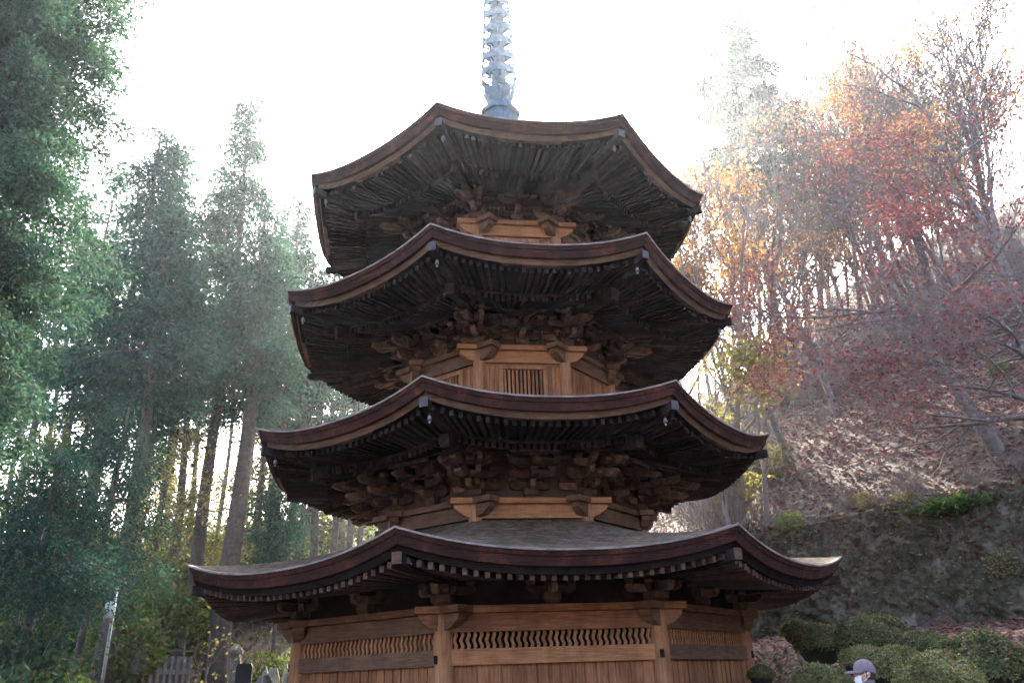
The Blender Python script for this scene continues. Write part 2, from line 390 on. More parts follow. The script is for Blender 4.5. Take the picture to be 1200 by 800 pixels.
# wedge ends of the rails showing on the posts
wz = MB(); dcor = Vector((math.sin(A8/2), -math.cos(A8/2), 0)); tcor = Vector((math.cos(A8/2), math.sin(A8/2), 0))
wz.box(cp(RW)+dcor*0.115+tcor*(-0.075)+Vector((0, 0, 1.97)), (0.055, 0.07, 0.12), (tcor, dcor, (0, 0, 1)))
ring8('wedge', wz.mesh('wedge'), M['soffit_wood'], pagoda)
zb_ = head_beams(RW, zt, pagoda, 0.45)
hw = RW*T
inner = hw-0.13
lat = MB(); z0, z1 = zb_-0.245, zb_+0.004
nsl = 32
for i in range(nsl):
    u = -inner+(i+0.5)*2*inner/nsl; n = 9; ps = []
    for j in range(n+1):
        z = z0+(z1-z0)*j/n; ps.append((u+0.015*math.sin(j/n*2*math.pi*1.5), z))
    poly = []
    for j in range(n):
        q = [ps[j], ps[j+1]]
        a, bb = q
        lat.hexa([fp(a[0]-.025, RW+.03, a[1]), fp(a[0]+.025, RW+.03, a[1]), fp(a[0]+.025, RW-.01, a[1]), fp(a[0]-.025, RW-.01, a[1]),
                  fp(bb[0]-.025, RW+.03, bb[1]), fp(bb[0]+.025, RW+.03, bb[1]), fp(bb[0]+.025, RW-.01, bb[1]), fp(bb[0]-.025, RW-.01, bb[1])])
ring8('transom_lattice', lat.mesh('transom_lattice'), M['post_wood'], pagoda)
rail = MB(); rail.box(fp(0, RW+0.02, z0-0.115), (2*hw-0.2, 0.14, 0.23)); rail.box(fp(0, RW+0.02, 0.46), (2*hw-0.2, 0.16, 0.2))
rme = rail.mesh('rail')
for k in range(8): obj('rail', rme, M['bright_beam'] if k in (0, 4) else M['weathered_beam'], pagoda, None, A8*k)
wp = MB(); npl = 17; zt_p = z0-0.229
for i in range(npl):
    w = 2*inner/npl; u = -inner+(i+0.5)*w
    wp.box(fp(u, RW+rnd.uniform(-0.004, 0.004), (zt_p+0.56)/2), (w-0.007, 0.04, zt_p-0.56))
    if i: wp.box(fp(u-w/2, RW+0.026, (zt_p+0.56)/2), (0.016, 0.022, zt_p-0.562))
ring8('wall_panel', wp.mesh('wall_panel'), M['wall_wood'], pagoda)
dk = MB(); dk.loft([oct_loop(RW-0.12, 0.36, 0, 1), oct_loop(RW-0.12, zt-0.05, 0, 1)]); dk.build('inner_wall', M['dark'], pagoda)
# frieze between head plate and roof
ROOFS = []
r1 = roof(6.5, 3.65, 0.33, 2.46, 4.42, RW, False, 30, 'lowest and widest bark roof', nflat=0.55)
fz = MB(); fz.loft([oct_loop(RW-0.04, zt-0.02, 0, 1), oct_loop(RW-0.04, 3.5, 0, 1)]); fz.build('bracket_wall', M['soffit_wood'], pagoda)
brackets(RW, zt, 1, 0.42, 0.26, pagoda)

# ---- upper storeys
def storey(Rw, zt, zroof_in, posts, rise):
    a0 = Rw*C8
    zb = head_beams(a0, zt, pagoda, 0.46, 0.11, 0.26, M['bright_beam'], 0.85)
    p = MB(); p.lathe([(0.125, zroof_in-0.2), (0.13, zt-0.5), (0.115, zt-0.08)], 16, cp(a0)); ring8('post', p.mesh('post', True), M['post_wood'], pagoda)
    w = MB(); w.loft([oct_loop(a0-0.09, zroof_in-0.4, 0, 1), oct_loop(a0-0.09, zb+0.02, 0, 1)]); w.build('inner_wall', M['bracket_wood'], pagoda)
    hw = a0*T
    if posts:
        z0, z1 = zroof_in-0.1, zb+0.003
        win = MB(); ww = hw*0.46; wtop = z1-0.14
        fr = 0.085
        win.box(fp(0, a0+0.0, wtop+fr/2+0.006), (2*ww+2*fr, 0.13, fr)); win.box(fp(0, a0, z0+0.06), (2*ww+2*fr, 0.13, 0.1))
        for sg in (-1, 1): win.box(fp(sg*(ww+fr/2), a0, (wtop+z0+0.11)/2), (fr, 0.126, wtop-z0-0.11))
        side = MB()
        side.box(fp(0, a0-0.01, (wtop+fr+z1)/2+0.004), (2*hw-0.22, 0.06, z1-wtop-fr-0.01))
        wl = ww+fr; wd = hw-0.11-wl
        for sg in (-1, 1):
            for j in range(3): side.box(fp(sg*(wl+wd*(j+0.5)/3), a0-0.01+0.012*(j % 2), (z0+wtop+fr)/2), (wd/3-0.006, 0.05, wtop+fr-z0))
        bars = MB(); nb = 10
        for j in range(nb): bars.box(fp(-ww+(j+0.5)*2*ww/nb, a0+0.01, (wtop+z0)/2+0.05), (0.045, 0.045, wtop-z0-0.1))
        plank = MB()
        for j in range(7): plank.box(fp(-ww-fr+(j+0.5)*(2*ww+2*fr)/7, a0, (z0+wtop+fr)/2), ((2*ww+2*fr)/7-0.008, 0.06, wtop+fr-z0))
        wm, sm, bm_, pm_ = win.mesh('window_frame'), side.mesh('wall_panel'), bars.mesh('bars'), plank.mesh('board_door')
        dkm = MB().box(fp(0, a0-0.05, (wtop+z0)/2), (2*ww, 0.02, wtop-z0)).mesh('dark_backing')
        for k in range(8):
            obj('wall_panel', sm, M['wall_wood'], pagoda, None, A8*k)
            if k in (1, 5): obj('board_door', pm_, M['wall_wood'], pagoda, None, A8*k)
            else:
                wn = obj('window', wm, M['post_wood'], pagoda, None, A8*k)
                o = obj('bar_grille', bm_, M['wall_wood'], wn); o = obj('backing', dkm, M['dark'], wn)
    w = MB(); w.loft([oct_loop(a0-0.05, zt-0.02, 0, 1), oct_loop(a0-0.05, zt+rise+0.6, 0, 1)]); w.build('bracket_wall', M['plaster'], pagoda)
    brackets(a0, zt, 3, rise, 0.255, pagoda)
    return a0
a2 = storey(2.74, 4.77, 4.42, False, 0.72)
a3 = storey(2.325, 8.0, 6.72, True, 0.86)
a4 = storey(2.26, 11.02, 9.95, True, 0.78)
r2 = roof(5.55, 6.21, 0.32, a3+0.1, 6.72, a2, True, 27, 'second bark roof from below')
r3 = roof(5.24, 9.24, 0.34, a4+0.1, 9.95, a3, True, 27, 'third bark roof from below')
r4 = roof(4.94, 12.2, 0.32, 0.45, 14.95, a4, True, 26, 'topmost bark roof below the spire', nflat=0.62)

# ---- spire
sp = MB(); sp.lathe([(0.075, 15.2), (0.075, 21.6), (0.05, 22.6), (0.02, 23.0)], 12)
spire = sp.build('spire', M['bronze'], pagoda, True)
bx = MB()
for r0, za, zb2 in ((0.44, 14.75, 15.62), (0.52, 15.62, 15.71), (0.48, 15.71, 15.78)):
    bx.loft([[(x, y, z) for x, y, z in oct_loop(r0, za, 0, 1)], oct_loop(r0, zb2, 0, 1)], True, True, True)
bx.build('base_box', M['bronze'], spire)
bw = MB(); bw.lathe([(0.42, 15.78), (0.44, 15.85), (0.36, 15.9), (0.38, 15.95), (0.36, 16.0), (0.30, 16.03)], 24); bw.build('inverted_bowl', M['bronze'], spire, True)
cy = MB(); cy.lathe([(0.2, 16.02), (0.21, 16.4), (0.19, 16.62), (0.15, 16.68)], 20); cy.build('core_drum', M['spire_core'], spire, True)
pt = MB(); N = 6; lp = []
for i in range(N+1):
    s = i/N; r = 0.26+0.2*s*s+0.06*math.sin(s*3); z = 16.0+0.62*s-0.1*s**3; w = 0.14*math.sin(math.pi*(0.12+0.88*s))**0.6*(1 if s < 0.95 else 0.3)
    lp.append([(-w, -r, z), (0, -r-0.025, z-0.01), (w, -r, z), (w*0.9, -r+0.03, z+0.012), (0, -r+0.01, z+0.01), (-w*0.9, -r+0.03, z+0.012)])
pt.loft(lp, True, True, True); me = pt.mesh('lotus_petal', True)
for k in range(8): obj('lotus_petal', me, M['bronze'], spire, None, A8*(k+0.5))
for i in range(9):
    r = 0.5-0.022*i; z = 16.86+0.515*i; g = MB()
    g.lathe([(r, z), (r*0.985, z+0.23), (r*0.92, z+0.23), (r*0.925, z+0.01), (r, z)], 28, cap=False)
    for k in range(8): g.beam((0.07*math.cos(k*A8), 0.07*math.sin(k*A8), z+0.08), (r*0.95*math.cos(k*A8), r*0.95*math.sin(k*A8), z+0.17), 0.035, 0.05)
    g.lathe([(0.2, z-0.2), (0.21, z+0.05), (0.19, z+0.3)], 14)
    for k in range(8):
        x, y = r*1.0*math.cos((k+.5)*A8), r*1.0*math.sin((k+.5)*A8)
        g.lathe([(0.006, z+0.01), (0.018, z-0.01), (0.024, z-0.045)], 6, (x, y, 0))
    g.build('ring', M['bronze'], spire)
fl = MB()
for k in range(4):
    c, s_ = math.cos(k*math.pi/2), math.sin(k*math.pi/2)
    fl.prism([(0.05, 21.5), (0.3, 21.7), (0.38, 22.0), (0.26, 22.3), (0.2, 22.15), (0.22, 22.6), (0.05, 22.9)], (0, 0, 0), (c, s_, 0), (0, 0, 1), (-s_, c, 0), 0.03)
fl.build('flame_finial', M['bronze'], spire)
# chains from the spire tip to the top roof corners carry small bells
# ---- wind bells at the roof corners (each hangs free: a thing of its own)
def bell_mesh():
    b = MB(); b.lathe([(0.0, 0.0), (0.05, -0.012), (0.056, -0.09), (0.078, -0.145), (0.066, -0.145), (0.045, -0.09)], 12, (0, 0, -0.08))
    b.tube([(0, 0, 0.03), (0, 0, -0.08)], [0.008, 0.008], 6); b.tube([(0, 0, -0.2), (0, 0, -0.27)], [0.004, 0.004], 4)
    b.box((0, 0, -0.31), (0.07, 0.006, 0.09))
    b.v = [(x*.52, y*.52, z*.48) for x, y, z in b.v]
    return b.mesh('wind_bell', True)
BM = bell_mesh()
ORD = {0: 'lowest', 1: 'second lowest', 2: 'third', 3: 'topmost'}
CN = {-2: 'far left', -1: 'left front', 0: 'right front', 1: 'far right', 2: 'right rear', -3: 'left rear', 3: 'hidden back right', -4: 'hidden back left'}
for i, rf in enumerate((r2, r3, r4)):
    for k in (-3, -2, -1, 0, 1, 2):
        p = Matrix.Rotation(ROT+A8*k, 3, 'Z') @ rf['bell']
        b = obj('wind_bell', BM, M['bell'], None, p, ROT)
        tag(b, f"small pale bronze wind bell under the {CN[k]} corner of the {ORD[i+1]} roof", 'wind bell', 'wind bells hanging from the roof corners')
EXPOSURE = 3.4
# ================================================================== TERRAIN
def ss(t): t = np.clip(t, 0, 1); return t*t*(3-2*t)
P1 = np.array([7.2, 6.6]); NB = np.array([0.81, 0.586])
def vnoise(x, y, f, seed):
    """cheap smooth noise for the ground"""
    r = np.random.RandomState(seed); out = 0
    for i in range(5):
        a = r.uniform(0, 6.28); p = r.uniform(0, 6.28, 2); k = f*r.uniform(0.6, 1.7)
        out = out + np.sin(k*(x*np.cos(a)+y*np.sin(a))+p[0])*np.cos(k*0.8*(y*np.cos(a)-x*np.sin(a))+p[1])
    return out/5
def Hn(x, y):
    x = np.asarray(x, float); y = np.asarray(y, float)
    rad = np.hypot(x, y)
    left = 2.0*ss((-x-6)/5)*ss((y+16)/8)
    yb = np.maximum(0, y-6)
    back = np.where(y < 44, 0.30*yb, 11.4-0.35*(y-44))
    back = np.maximum(back, -6)*ss((rad-7)/5)
    A_ = left+back
    d = NB[0]*(x-P1[0])+NB[1]*(y-P1[1])
    low = np.maximum(0, 2.6+0.155*np.minimum(d, 0))*ss((rad-5.6)/1.6)*ss((x-3.3)/1.5)
    cap = 11+0.64*np.maximum(x, 0)+0.02*np.maximum(x, 0)**2*0.2
    up = 2.6*ss((d+0.1)/0.9)+0.66*np.maximum(0, d-0.6)
    hill = low+up*ss((x-2)/4)
    hill = np.where(d > 0, -np.logaddexp(-hill/1.5, -cap/1.5)*1.5, hill)
    hill = hill-np.maximum(0, d-55)*0.3
    z = np.maximum(A_, hill)
    z = z+20*ss((-y-27)/36)*(0.85+0.15*np.sin(x*0.07))  # unseen rise behind the camera, added to block low sky and bounce warm light
    amp = 0.10+0.25*ss((rad-10)/25)
    z = z+amp*ss((rad-6.5)/3)*vnoise(x, y, 0.9, 3)+0.06*ss((rad-6)/3)*vnoise(x, y, 3.1, 5)
    return z
def H(x, y): return float(Hn(x, y))

def leaf_litter(name, soil, cols, amount, bump_s=0.6, moss=0.15):
    m, nt = mat(name); v = coords(nt)
    n1 = noise(nt, v, 1.3, 6, 0.65); n2 = noise(nt, v, 9, 4, 0.6)
    vo = node(nt, 'ShaderNodeTexVoronoi'); vo.inputs['Scale'].default_value = 13; nt.links.new(mixc(nt, v, n2.outputs['Color'], 0.05, 'ADD'), vo.inputs['Vector'])
    sp_ = node(nt, 'ShaderNodeSeparateColor'); nt.links.new(vo.outputs['Color'], sp_.inputs[0])
    c = ramp(nt, [(i/(len(cols)-1), q) for i, q in enumerate(cols)]); nt.links.new(sp_.outputs[0], c.inputs[0])
    th = ramp(nt, [(max(0, 0.62-amount*0.5), (1, 1, 1)), (min(1, 0.72-amount*0.3), (0, 0, 0))]); nt.links.new(n2.outputs[0], th.inputs[0])
    sc = ramp(nt, [(0.3, tuple(q*0.6 for q in soil)), (0.7, tuple(q*1.3 for q in soil))]); nt.links.new(n1.outputs[0], sc.inputs[0])
    col = mixc(nt, sc.outputs[0], c.outputs[0], th.outputs[0])
    mo = ramp(nt, [(0.55, (0, 0, 0)), (0.75, (moss,)*3)]); n3 = noise(nt, v, 0.5, 5, 0.6); nt.links.new(n3.outputs[0], mo.inputs[0])
    col = mixc(nt, col, (0.06, 0.075, 0.03), mo.outputs[0])
    finish(nt, col, 0.9, bump(nt, vo.outputs['Distance'], bump_s, 0.05), spec=0.15); return m
LEAFC = [(0.09, 0.045, 0.035), (0.2, 0.1, 0.075), (0.3, 0.17, 0.13), (0.17, 0.075, 0.06), (0.27, 0.165, 0.135), (0.12, 0.06, 0.05)]
M['ground'] = leaf_litter('leafy_soil', (0.075, 0.055, 0.042), LEAFC, 0.75)

def axis_steps(lo, hi, mid_lo, mid_hi, st, g=1.22):
    a = list(np.arange(mid_lo, mid_hi+1e-6, st)); s = st; x = mid_hi
    while x < hi: s *= g; x += s; a.append(min(x, hi))
    s = st; x = mid_lo; pre = []
    while x > lo: s *= g; x -= s; pre.append(max(x, lo))
    return np.array(pre[::-1]+a)
gx = axis_steps(-300, 300, -30, 40, 0.4); gy = axis_steps(-300, 300, -22, 55, 0.4)
X, Y = np.meshgrid(gx, gy); Z = Hn(X, Y)
far = np.hypot(X, Y); Z = np.where(far > 90, Z*np.clip(1-(far-90)/60, 0, 1), Z)
def grid_mesh(name, X, Y, Z):
    ny, nx = X.shape; co = np.stack([X, Y, Z], -1).reshape(-1, 3)
    i = np.arange(ny*nx).reshape(ny, nx)
    f = np.stack([i[:-1, :-1], i[:-1, 1:], i[1:, 1:], i[1:, :-1]], -1).reshape(-1, 4)
    return quads_mesh(name, co, f, True)
def quads_mesh(name, co, f, smooth=False):
    me = bpy.data.meshes.new(name); k = f.shape[1]
    me.vertices.add(len(co)); me.vertices.foreach_set('co', np.ascontiguousarray(co, dtype=np.float32).ravel())
    me.loops.add(f.size); me.loops.foreach_set('vertex_index', np.ascontiguousarray(f, dtype=np.int32).ravel())
    me.polygons.add(len(f)); me.polygons.foreach_set('loop_start', np.arange(0, f.size, k, dtype=np.int32))
    if smooth: me.polygons.foreach_set('use_smooth', np.ones(len(f), dtype=bool))
    me.update(calc_edges=True); return me
tag(obj('ground', grid_mesh('ground', X, Y, Z), M['ground']), kind='structure')

# ================================================================== FOLIAGE TOOLS
def leafmat(name, stops, trans=0.45, rough=0.85, var=0.3, tint=(1.15, 1.2, 0.7), own=((0.8, 0.84, 0.85), (1.15, 1.1, 1.05))):
    m, nt = mat(name)
    g = node(nt, 'ShaderNodeNewGeometry'); c = ramp(nt, stops); nt.links.new(g.outputs['Random Per Island'], c.inputs[0])
    v = coords(nt, (1, 1, 1), True); n = noise(nt, v, 1.3, 4, 0.7)
    r2 = ramp(nt, [(0.3, (1-var,)*3), (0.7, (1+var*0.5,)*3)]); nt.links.new(n.outputs[0], r2.inputs[0])
    col = mixc(nt, c.outputs[0], r2.outputs[0], 1.0, 'MULTIPLY')
    oi = node(nt, 'ShaderNodeObjectInfo'); r3 = ramp(nt, [(0, own[0]), (1, own[1])]); nt.links.new(oi.outputs['Random'], r3.inputs[0])
    col = mixc(nt, col, r3.outputs[0], 1.0, 'MULTIPLY')
    p = node(nt, 'ShaderNodeBsdfPrincipled'); p.inputs['Roughness'].default_value = rough; p.inputs['Specular IOR Level'].default_value = 0.08
    nt.links.new(col, p.inputs['Base Color'])
    t = node(nt, 'ShaderNodeBsdfTranslucent'); nt.links.new(mixc(nt, col, tint, 1.0, 'MULTIPLY'), t.inputs[0])
    mx = node(nt, 'ShaderNodeMixShader'); mx.inputs[0].default_value = trans
    o = node(nt, 'ShaderNodeOutputMaterial')
    nt.links.new(p.outputs[0], mx.inputs[1]); nt.links.new(t.outputs[0], mx.inputs[2]); nt.links.new(mx.outputs[0], o.inputs[0]); return m
M['hinoki'] = leafmat('cypress_foliage', [(0, (0.03, 0.085, 0.066)), (0.5, (0.055, 0.132, 0.1)), (0.85, (0.085, 0.17, 0.125)), (1, (0.1, 0.16, 0.095))], 0.28, var=0.5, tint=(0.95, 1.1, 0.75))
M['sugi'] = leafmat('cedar_foliage', [(0, (0.032, 0.078, 0.062)), (0.5, (0.06, 0.122, 0.094)), (0.85, (0.098, 0.158, 0.115)), (1, (0.12, 0.16, 0.095))], 0.25, var=0.5, tint=(0.9, 1.1, 0.8))
M['evergreen'] = leafmat('dark_evergreen', [(0, (0.02, 0.065, 0.053)), (0.6, (0.036, 0.1, 0.078)), (1, (0.07, 0.13, 0.085))], 0.28, var=0.5, tint=(0.95, 1.1, 0.75))
M['broad'] = leafmat('broad_leaf', [(0, (0.05, 0.085, 0.03)), (0.5, (0.1, 0.14, 0.045)), (0.85, (0.18, 0.19, 0.06)), (1, (0.28, 0.22, 0.08))], 0.5)
M['yellow'] = leafmat('yellow_leaf', [(0, (0.22, 0.2, 0.06)), (0.6, (0.36, 0.31, 0.1)), (1, (0.45, 0.36, 0.16))], 0.5, tint=(1.1, 1.1, 0.8))
M['dry'] = leafmat('dull_yellow_leaf', [(0, (0.12, 0.1, 0.045)), (0.6, (0.2, 0.17, 0.075)), (1, (0.3, 0.25, 0.13))], 0.4, tint=(1.1, 1.1, 0.8))
M['orange'] = leafmat('orange_leaf', [(0, (0.4, 0.2, 0.1)), (0.5, (0.55, 0.3, 0.13)), (0.8, (0.6, 0.42, 0.18)), (1, (0.5, 0.27, 0.17))], 0.6, tint=(1.15, 1.05, 0.8))
M['maple'] = leafmat('red_maple_leaf', [(0, (0.14, 0.06, 0.065)), (0.5, (0.24, 0.1, 0.1)), (0.85, (0.34, 0.14, 0.125)), (1, (0.42, 0.22, 0.15))], 0.4, tint=(1.2, 0.8, 0.8))
M['pine'] = leafmat('pine_needles', [(0, (0.07, 0.12, 0.11)), (1, (0.14, 0.2, 0.17))], 0.3)
M['azalea'] = leafmat('clipped_azalea', [(0, (0.075, 0.09, 0.036)), (0.5, (0.16, 0.175, 0.07)), (0.9, (0.24, 0.235, 0.11)), (0.95, (0.32, 0.16, 0.12)), (1, (0.45, 0.33, 0.26))], 0.25, var=0.4, own=((0.55, 0.6, 0.62), (1.3, 1.25, 1.15)))
M['creeper'] = leafmat('creeper_leaf', [(0, (0.05, 0.06, 0.03)), (0.4, (0.1, 0.1, 0.05)), (0.7, (0.16, 0.11, 0.075)), (0.9, (0.12, 0.14, 0.06)), (1, (0.3, 0.25, 0.2))], 0.35)
M['dark_shrub'] = leafmat('dark_shrub_leaf', [(0, (0.018, 0.04, 0.026)), (0.7, (0.035, 0.07, 0.042)), (1, (0.07, 0.1, 0.05))], 0.3)
M['fern'] = leafmat('fern', [(0, (0.03, 0.05, 0.018)), (1, (0.065, 0.11, 0.032))], 0.4)
M['litter'] = leafmat('fallen_leaf', [(i/5, q) for i, q in enumerate([(0.12, 0.055, 0.045), (0.24, 0.12, 0.095), (0.3, 0.165, 0.125), (0.2, 0.08, 0.07), (0.29, 0.175, 0.14), (0.16, 0.08, 0.06)])], 0.2, tint=(1, 1, 1))
M['cedar_bark'] = simple('cedar_bark', (0.05, 0.038, 0.032), (0.14, 0.108, 0.09), 7, 0.9, 0.9)
M['grey_bark'] = simple('grey_bark', (0.075, 0.062, 0.054), (0.21, 0.18, 0.16), 6, 0.9, 0.7)
M['twig'] = simple('twig_bark', (0.13, 0.1, 0.088), (0.26, 0.205, 0.18), 3, 0.9, 0)
M['brush'] = simple('dry_brush', (0.12, 0.095, 0.08), (0.26, 0.21, 0.18), 2, 0.9, 0, island=0.3)

def unit(a): return a/np.maximum(np.linalg.norm(a, axis=1, keepdims=True), 1e-6)
def leaves(name, C, D, L, W, rng, flat=0.0, N=None, nj=0.5):
    """one rhomb per leaf: C base point, D direction, L length, W half width; flat pulls the faces level"""
    n = len(C); D = unit(D); Nn = rng.normal(size=(n, 3)); Nn[:, 2] += np.sign(Nn[:, 2])*flat*3
    if N is not None: Nn = unit(N)+Nn*nj
    Sd = unit(np.cross(D, Nn)); L = np.broadcast_to(L, (n,))[:, None]; W = np.broadcast_to(W, (n,))[:, None]
    up = unit(np.cross(Sd, D))
    v = np.stack([C, C+D*L*0.45+Sd*W+up*L*0.06, C+D*L, C+D*L*0.45-Sd*W+up*L*0.06], 1).reshape(-1, 3)
    f = np.arange(4*n).reshape(n, 4)
    return quads_mesh(name, v, f)
def scatter(cent, n, sig, rng):
    """n points about every centre"""
    k = len(cent); p = np.repeat(cent, n, 0)+rng.normal(size=(k*n, 3))*np.asarray(sig); return p

def conifer(seed, Ht, base, Rm, nb, per, leafL, leafW, droop=0.35, top_pow=0.8, sig=0.26, trunk_r=0.22, miss=0.15, lean=0.0, clump_step=0.45, bare=0.0, down=0.3, smin=0.3, dirw=0.6, sflat=0.5, fan=0.17):
    """(trunk mesh, crown mesh) of a conifer Ht high whose crown starts at base"""
    rng = np.random.RandomState(seed); tb = MB()
    def axis(z): return np.array([lean*z*z/Ht+0.12*math.sin(z*0.35+seed), 0.12*math.sin(z*0.28+2*seed), z])
    zs = np.linspace(-0.6, Ht*0.985, 16)
    tb.tube([axis(z) for z in zs], [max(0.02, trunk_r*(1.25 if z < 0 else 1)*(1-0.92*max(z, 0)/Ht)**0.85) for z in zs], 9)
    cents = []; dirs = []
    for i in range(nb):
        q = (i+rng.uniform(0, 1))/nb; z = base+(Ht-base)*q**0.92
        if rng.rand() < miss: continue
        prof = (0.04+0.96*(1-q)**top_pow)*min(1.0, 0.5+q*2.2)
        ln = max(0.25, Rm*prof*rng.uniform(0.55, 1.15)); a = rng.uniform(0, 6.283)
        o = axis(z); hd = np.array([math.cos(a), math.sin(a), 0]); rise = rng.uniform(0.0, 0.35) if q > 0.5 else rng.uniform(-0.1, 0.2)
        pts = []
        for j in range(6):
            s = j/5; pts.append(o+hd*ln*s+np.array([0, 0, ln*(rise*s-droop*s**1.8)]))
        if ln > 0.6: tb.tube(pts, [max(0.008, 0.018*ln*(1-0.8*j/5)) for j in range(6)], 4, False)
        m = max(2, int(ln/clump_step*1.7))
        for j in range(m):
            s = smin+(1-smin)*(j+rng.rand())/m
            k = min(4, int(s*5)); t = s*5-k; p = pts[k]*(1-t)+pts[k+1]*t
            w_ = rng.normal()*fan*ln*(1.15-s*0.8); side = np.array([-hd[1], hd[0], 0])*w_
            cents.append(p+side+np.array([0, 0, -abs(w_)*0.35+rng.normal()*0.05])); dirs.append(hd+side/max(ln, .5)*0.8)
    # dead snags on the bare trunk
    nsn = int(bare)
    for i in range(nsn):
        z = base*rng.uniform(0.35, 1.0); a = rng.uniform(0, 6.283); ln = rng.uniform(0.4, 1.8); o = axis(z)
        tb.tube([o, o+np.array([math.cos(a)*ln*.5, math.sin(a)*ln*.5, -ln*.1]), o+np.array([math.cos(a)*ln, math.sin(a)*ln, -ln*0.05])], [0.03, 0.018, 0.006], 3, False)
    cents = np.array(cents); dirs = np.array(dirs)
    sg = np.array([sig, sig, sig*sflat])
    sz = np.repeat(rng.uniform(0.55, 1.35, (len(cents), 1)), per, 0)
    off = rng.normal(size=(len(cents)*per, 3))*sg*sz; off[:, 2] -= 0.35*(off[:, 0]**2+off[:, 1]**2)/sig
    C = np.repeat(cents, per, 0)+off
    D = np.repeat(dirs, per, 0)*dirw+unit(off)*1.0+rng.normal(size=C.shape)*0.3; D[:, 2] -= down
    n = len(C); Nv = unit(off)*0.9+np.repeat(dirs, per, 0)*0.5+np.array([0, 0, 0.5])
    return tb.mesh('trunk', True), leaves('crown', C, D, rng.uniform(0.6, 1.3, n)*leafL, rng.uniform(0.7, 1.2, n)*leafW, rng, 0.0, Nv, 0.45)

def tree_thing(name, label, cat, loc, trunk, crown, bark, leafm, group=None, rz=0.0, sc=1.0, scz=None):
    t = empty(name, loc, rz); t.scale = (sc, sc, scz or sc); tag(t, label, cat, group)
    obj('trunk', trunk, bark, t)
    if crown is not None: obj('crown', crown, leafm, t)
    return t
def ground_at(px, py, dist):
    p = at(px, py, dist); return Vector((p.x, p.y, H(p.x, p.y)))
def height_to(px, py, dist, g): return at(px, py, dist).z-g.z
# ================================================================== LEFT: CEDARS AND CYPRESSES
# giant cedar at the left edge
rng = np.random.RandomState(11)
g0 = ground_at(-140, 600, 14.5)
trk, crn = conifer(3, 21.5, 3.0, 2.5, 460, 95, 0.085, 0.021, droop=0.42, top_pow=0.42, sig=0.12, trunk_r=0.45, miss=0.02, clump_step=0.24, down=-0.05, smin=0.12, dirw=0.35, sflat=0.9, fan=0.2)
tree_thing('giant_cedar', 'huge bushy cedar filling the left edge, its crown hanging in heavy grey-green tufts', 'tree', g0, trk, crn, M['cedar_bark'], M['sugi'])
# named conifers seen against the sky
def conifer_at(name, label, px, dist, toppx, toppy, baseY, Rm, seed, leafm='hinoki', nb=150, per=34, LL=0.15, LW=0.04, sig=0.12, sflat=0.6, down=0.0, tr=0.22, grp='conifers standing left of the pagoda', **k):
    g = ground_at(px, 600, dist); ht = height_to(toppx, toppy, dist, g); cb = max(0.5, height_to(px, baseY, dist, g))
    t_, c_ = conifer(seed, ht, cb, Rm, nb, per, LL, LW, trunk_r=tr, **k)
    return tree_thing(name, label, 'tree', g, t_, c_, M['cedar_bark'], M[leafm], grp)
conifer_at('cypress', 'tall cypress with a broad ragged top, standing next to the huge bushy cedar', 108, 27, 175, 140, 520, 3.3, 21, nb=125, clump_step=.25, top_pow=0.7, tr=0.24, bare=14)
conifer_at('cypress', 'tallest narrow-topped cypress, its pointed spire the highest of the left woodland', 240, 29, 297, 108, 480, 3.1, 22, nb=140, clump_step=.25, top_pow=0.75, tr=0.25, bare=24)
conifer_at('cypress', 'teal-green cypress half hidden behind the upper left roof corners of the pagoda', 322, 33, 357, 222, 500, 2.9, 23, nb=110, clump_step=.25, tr=0.2, bare=10)
conifer_at('cypress', 'thick-trunked cypress with a low dense crown right of the tallest narrow-topped cypress', 277, 27, 300, 235, 470, 2.7, 24, nb=85, clump_step=.25, tr=0.36, bare=12)
conifer_at('cypress', 'dark cypress with a stout straight trunk between the broad ragged one and the tallest one', 148, 23.5, 190, 245, 470, 2.6, 25, nb=85, clump_step=.25, tr=0.24, bare=14, leafm='evergreen')
conifer_at('cypress', 'slender cypress with a short thin crown right behind the stout dark-trunked cypress', 207, 34, 235, 215, 470, 2.4, 26, nb=70, clump_step=.25, tr=0.19, bare=10)
conifer_at('young_conifer', 'young feathery conifer with low blue-green branches in front of the stout dark cypress trunk', 122, 20, 135, 470, 690, 1.7, 31, leafm='evergreen', nb=62, per=60, LL=0.075, LW=0.02, sig=0.1, clump_step=.22, down=0.05, tr=0.1, grp=None, top_pow=0.6, droop=0.4)
conifer_at('young_conifer', 'low dark conifer spreading under the crown of the huge bushy cedar', 48, 18, 58, 520, 700, 1.8, 32, leafm='evergreen', nb=62, per=60, LL=0.075, LW=0.02, sig=0.1, clump_step=.22, down=0.05, tr=0.1, grp=None, top_pow=0.6, droop=0.4)
conifer_at('young_conifer', 'small teal conifer between the rear trunks beside the lowest roof of the pagoda', 330, 28, 335, 560, 660, 1.5, 33, leafm='hinoki', nb=55, per=40, LL=0.11, LW=0.03, sig=0.1, clump_step=.24, tr=0.08, grp=None, top_pow=0.6)
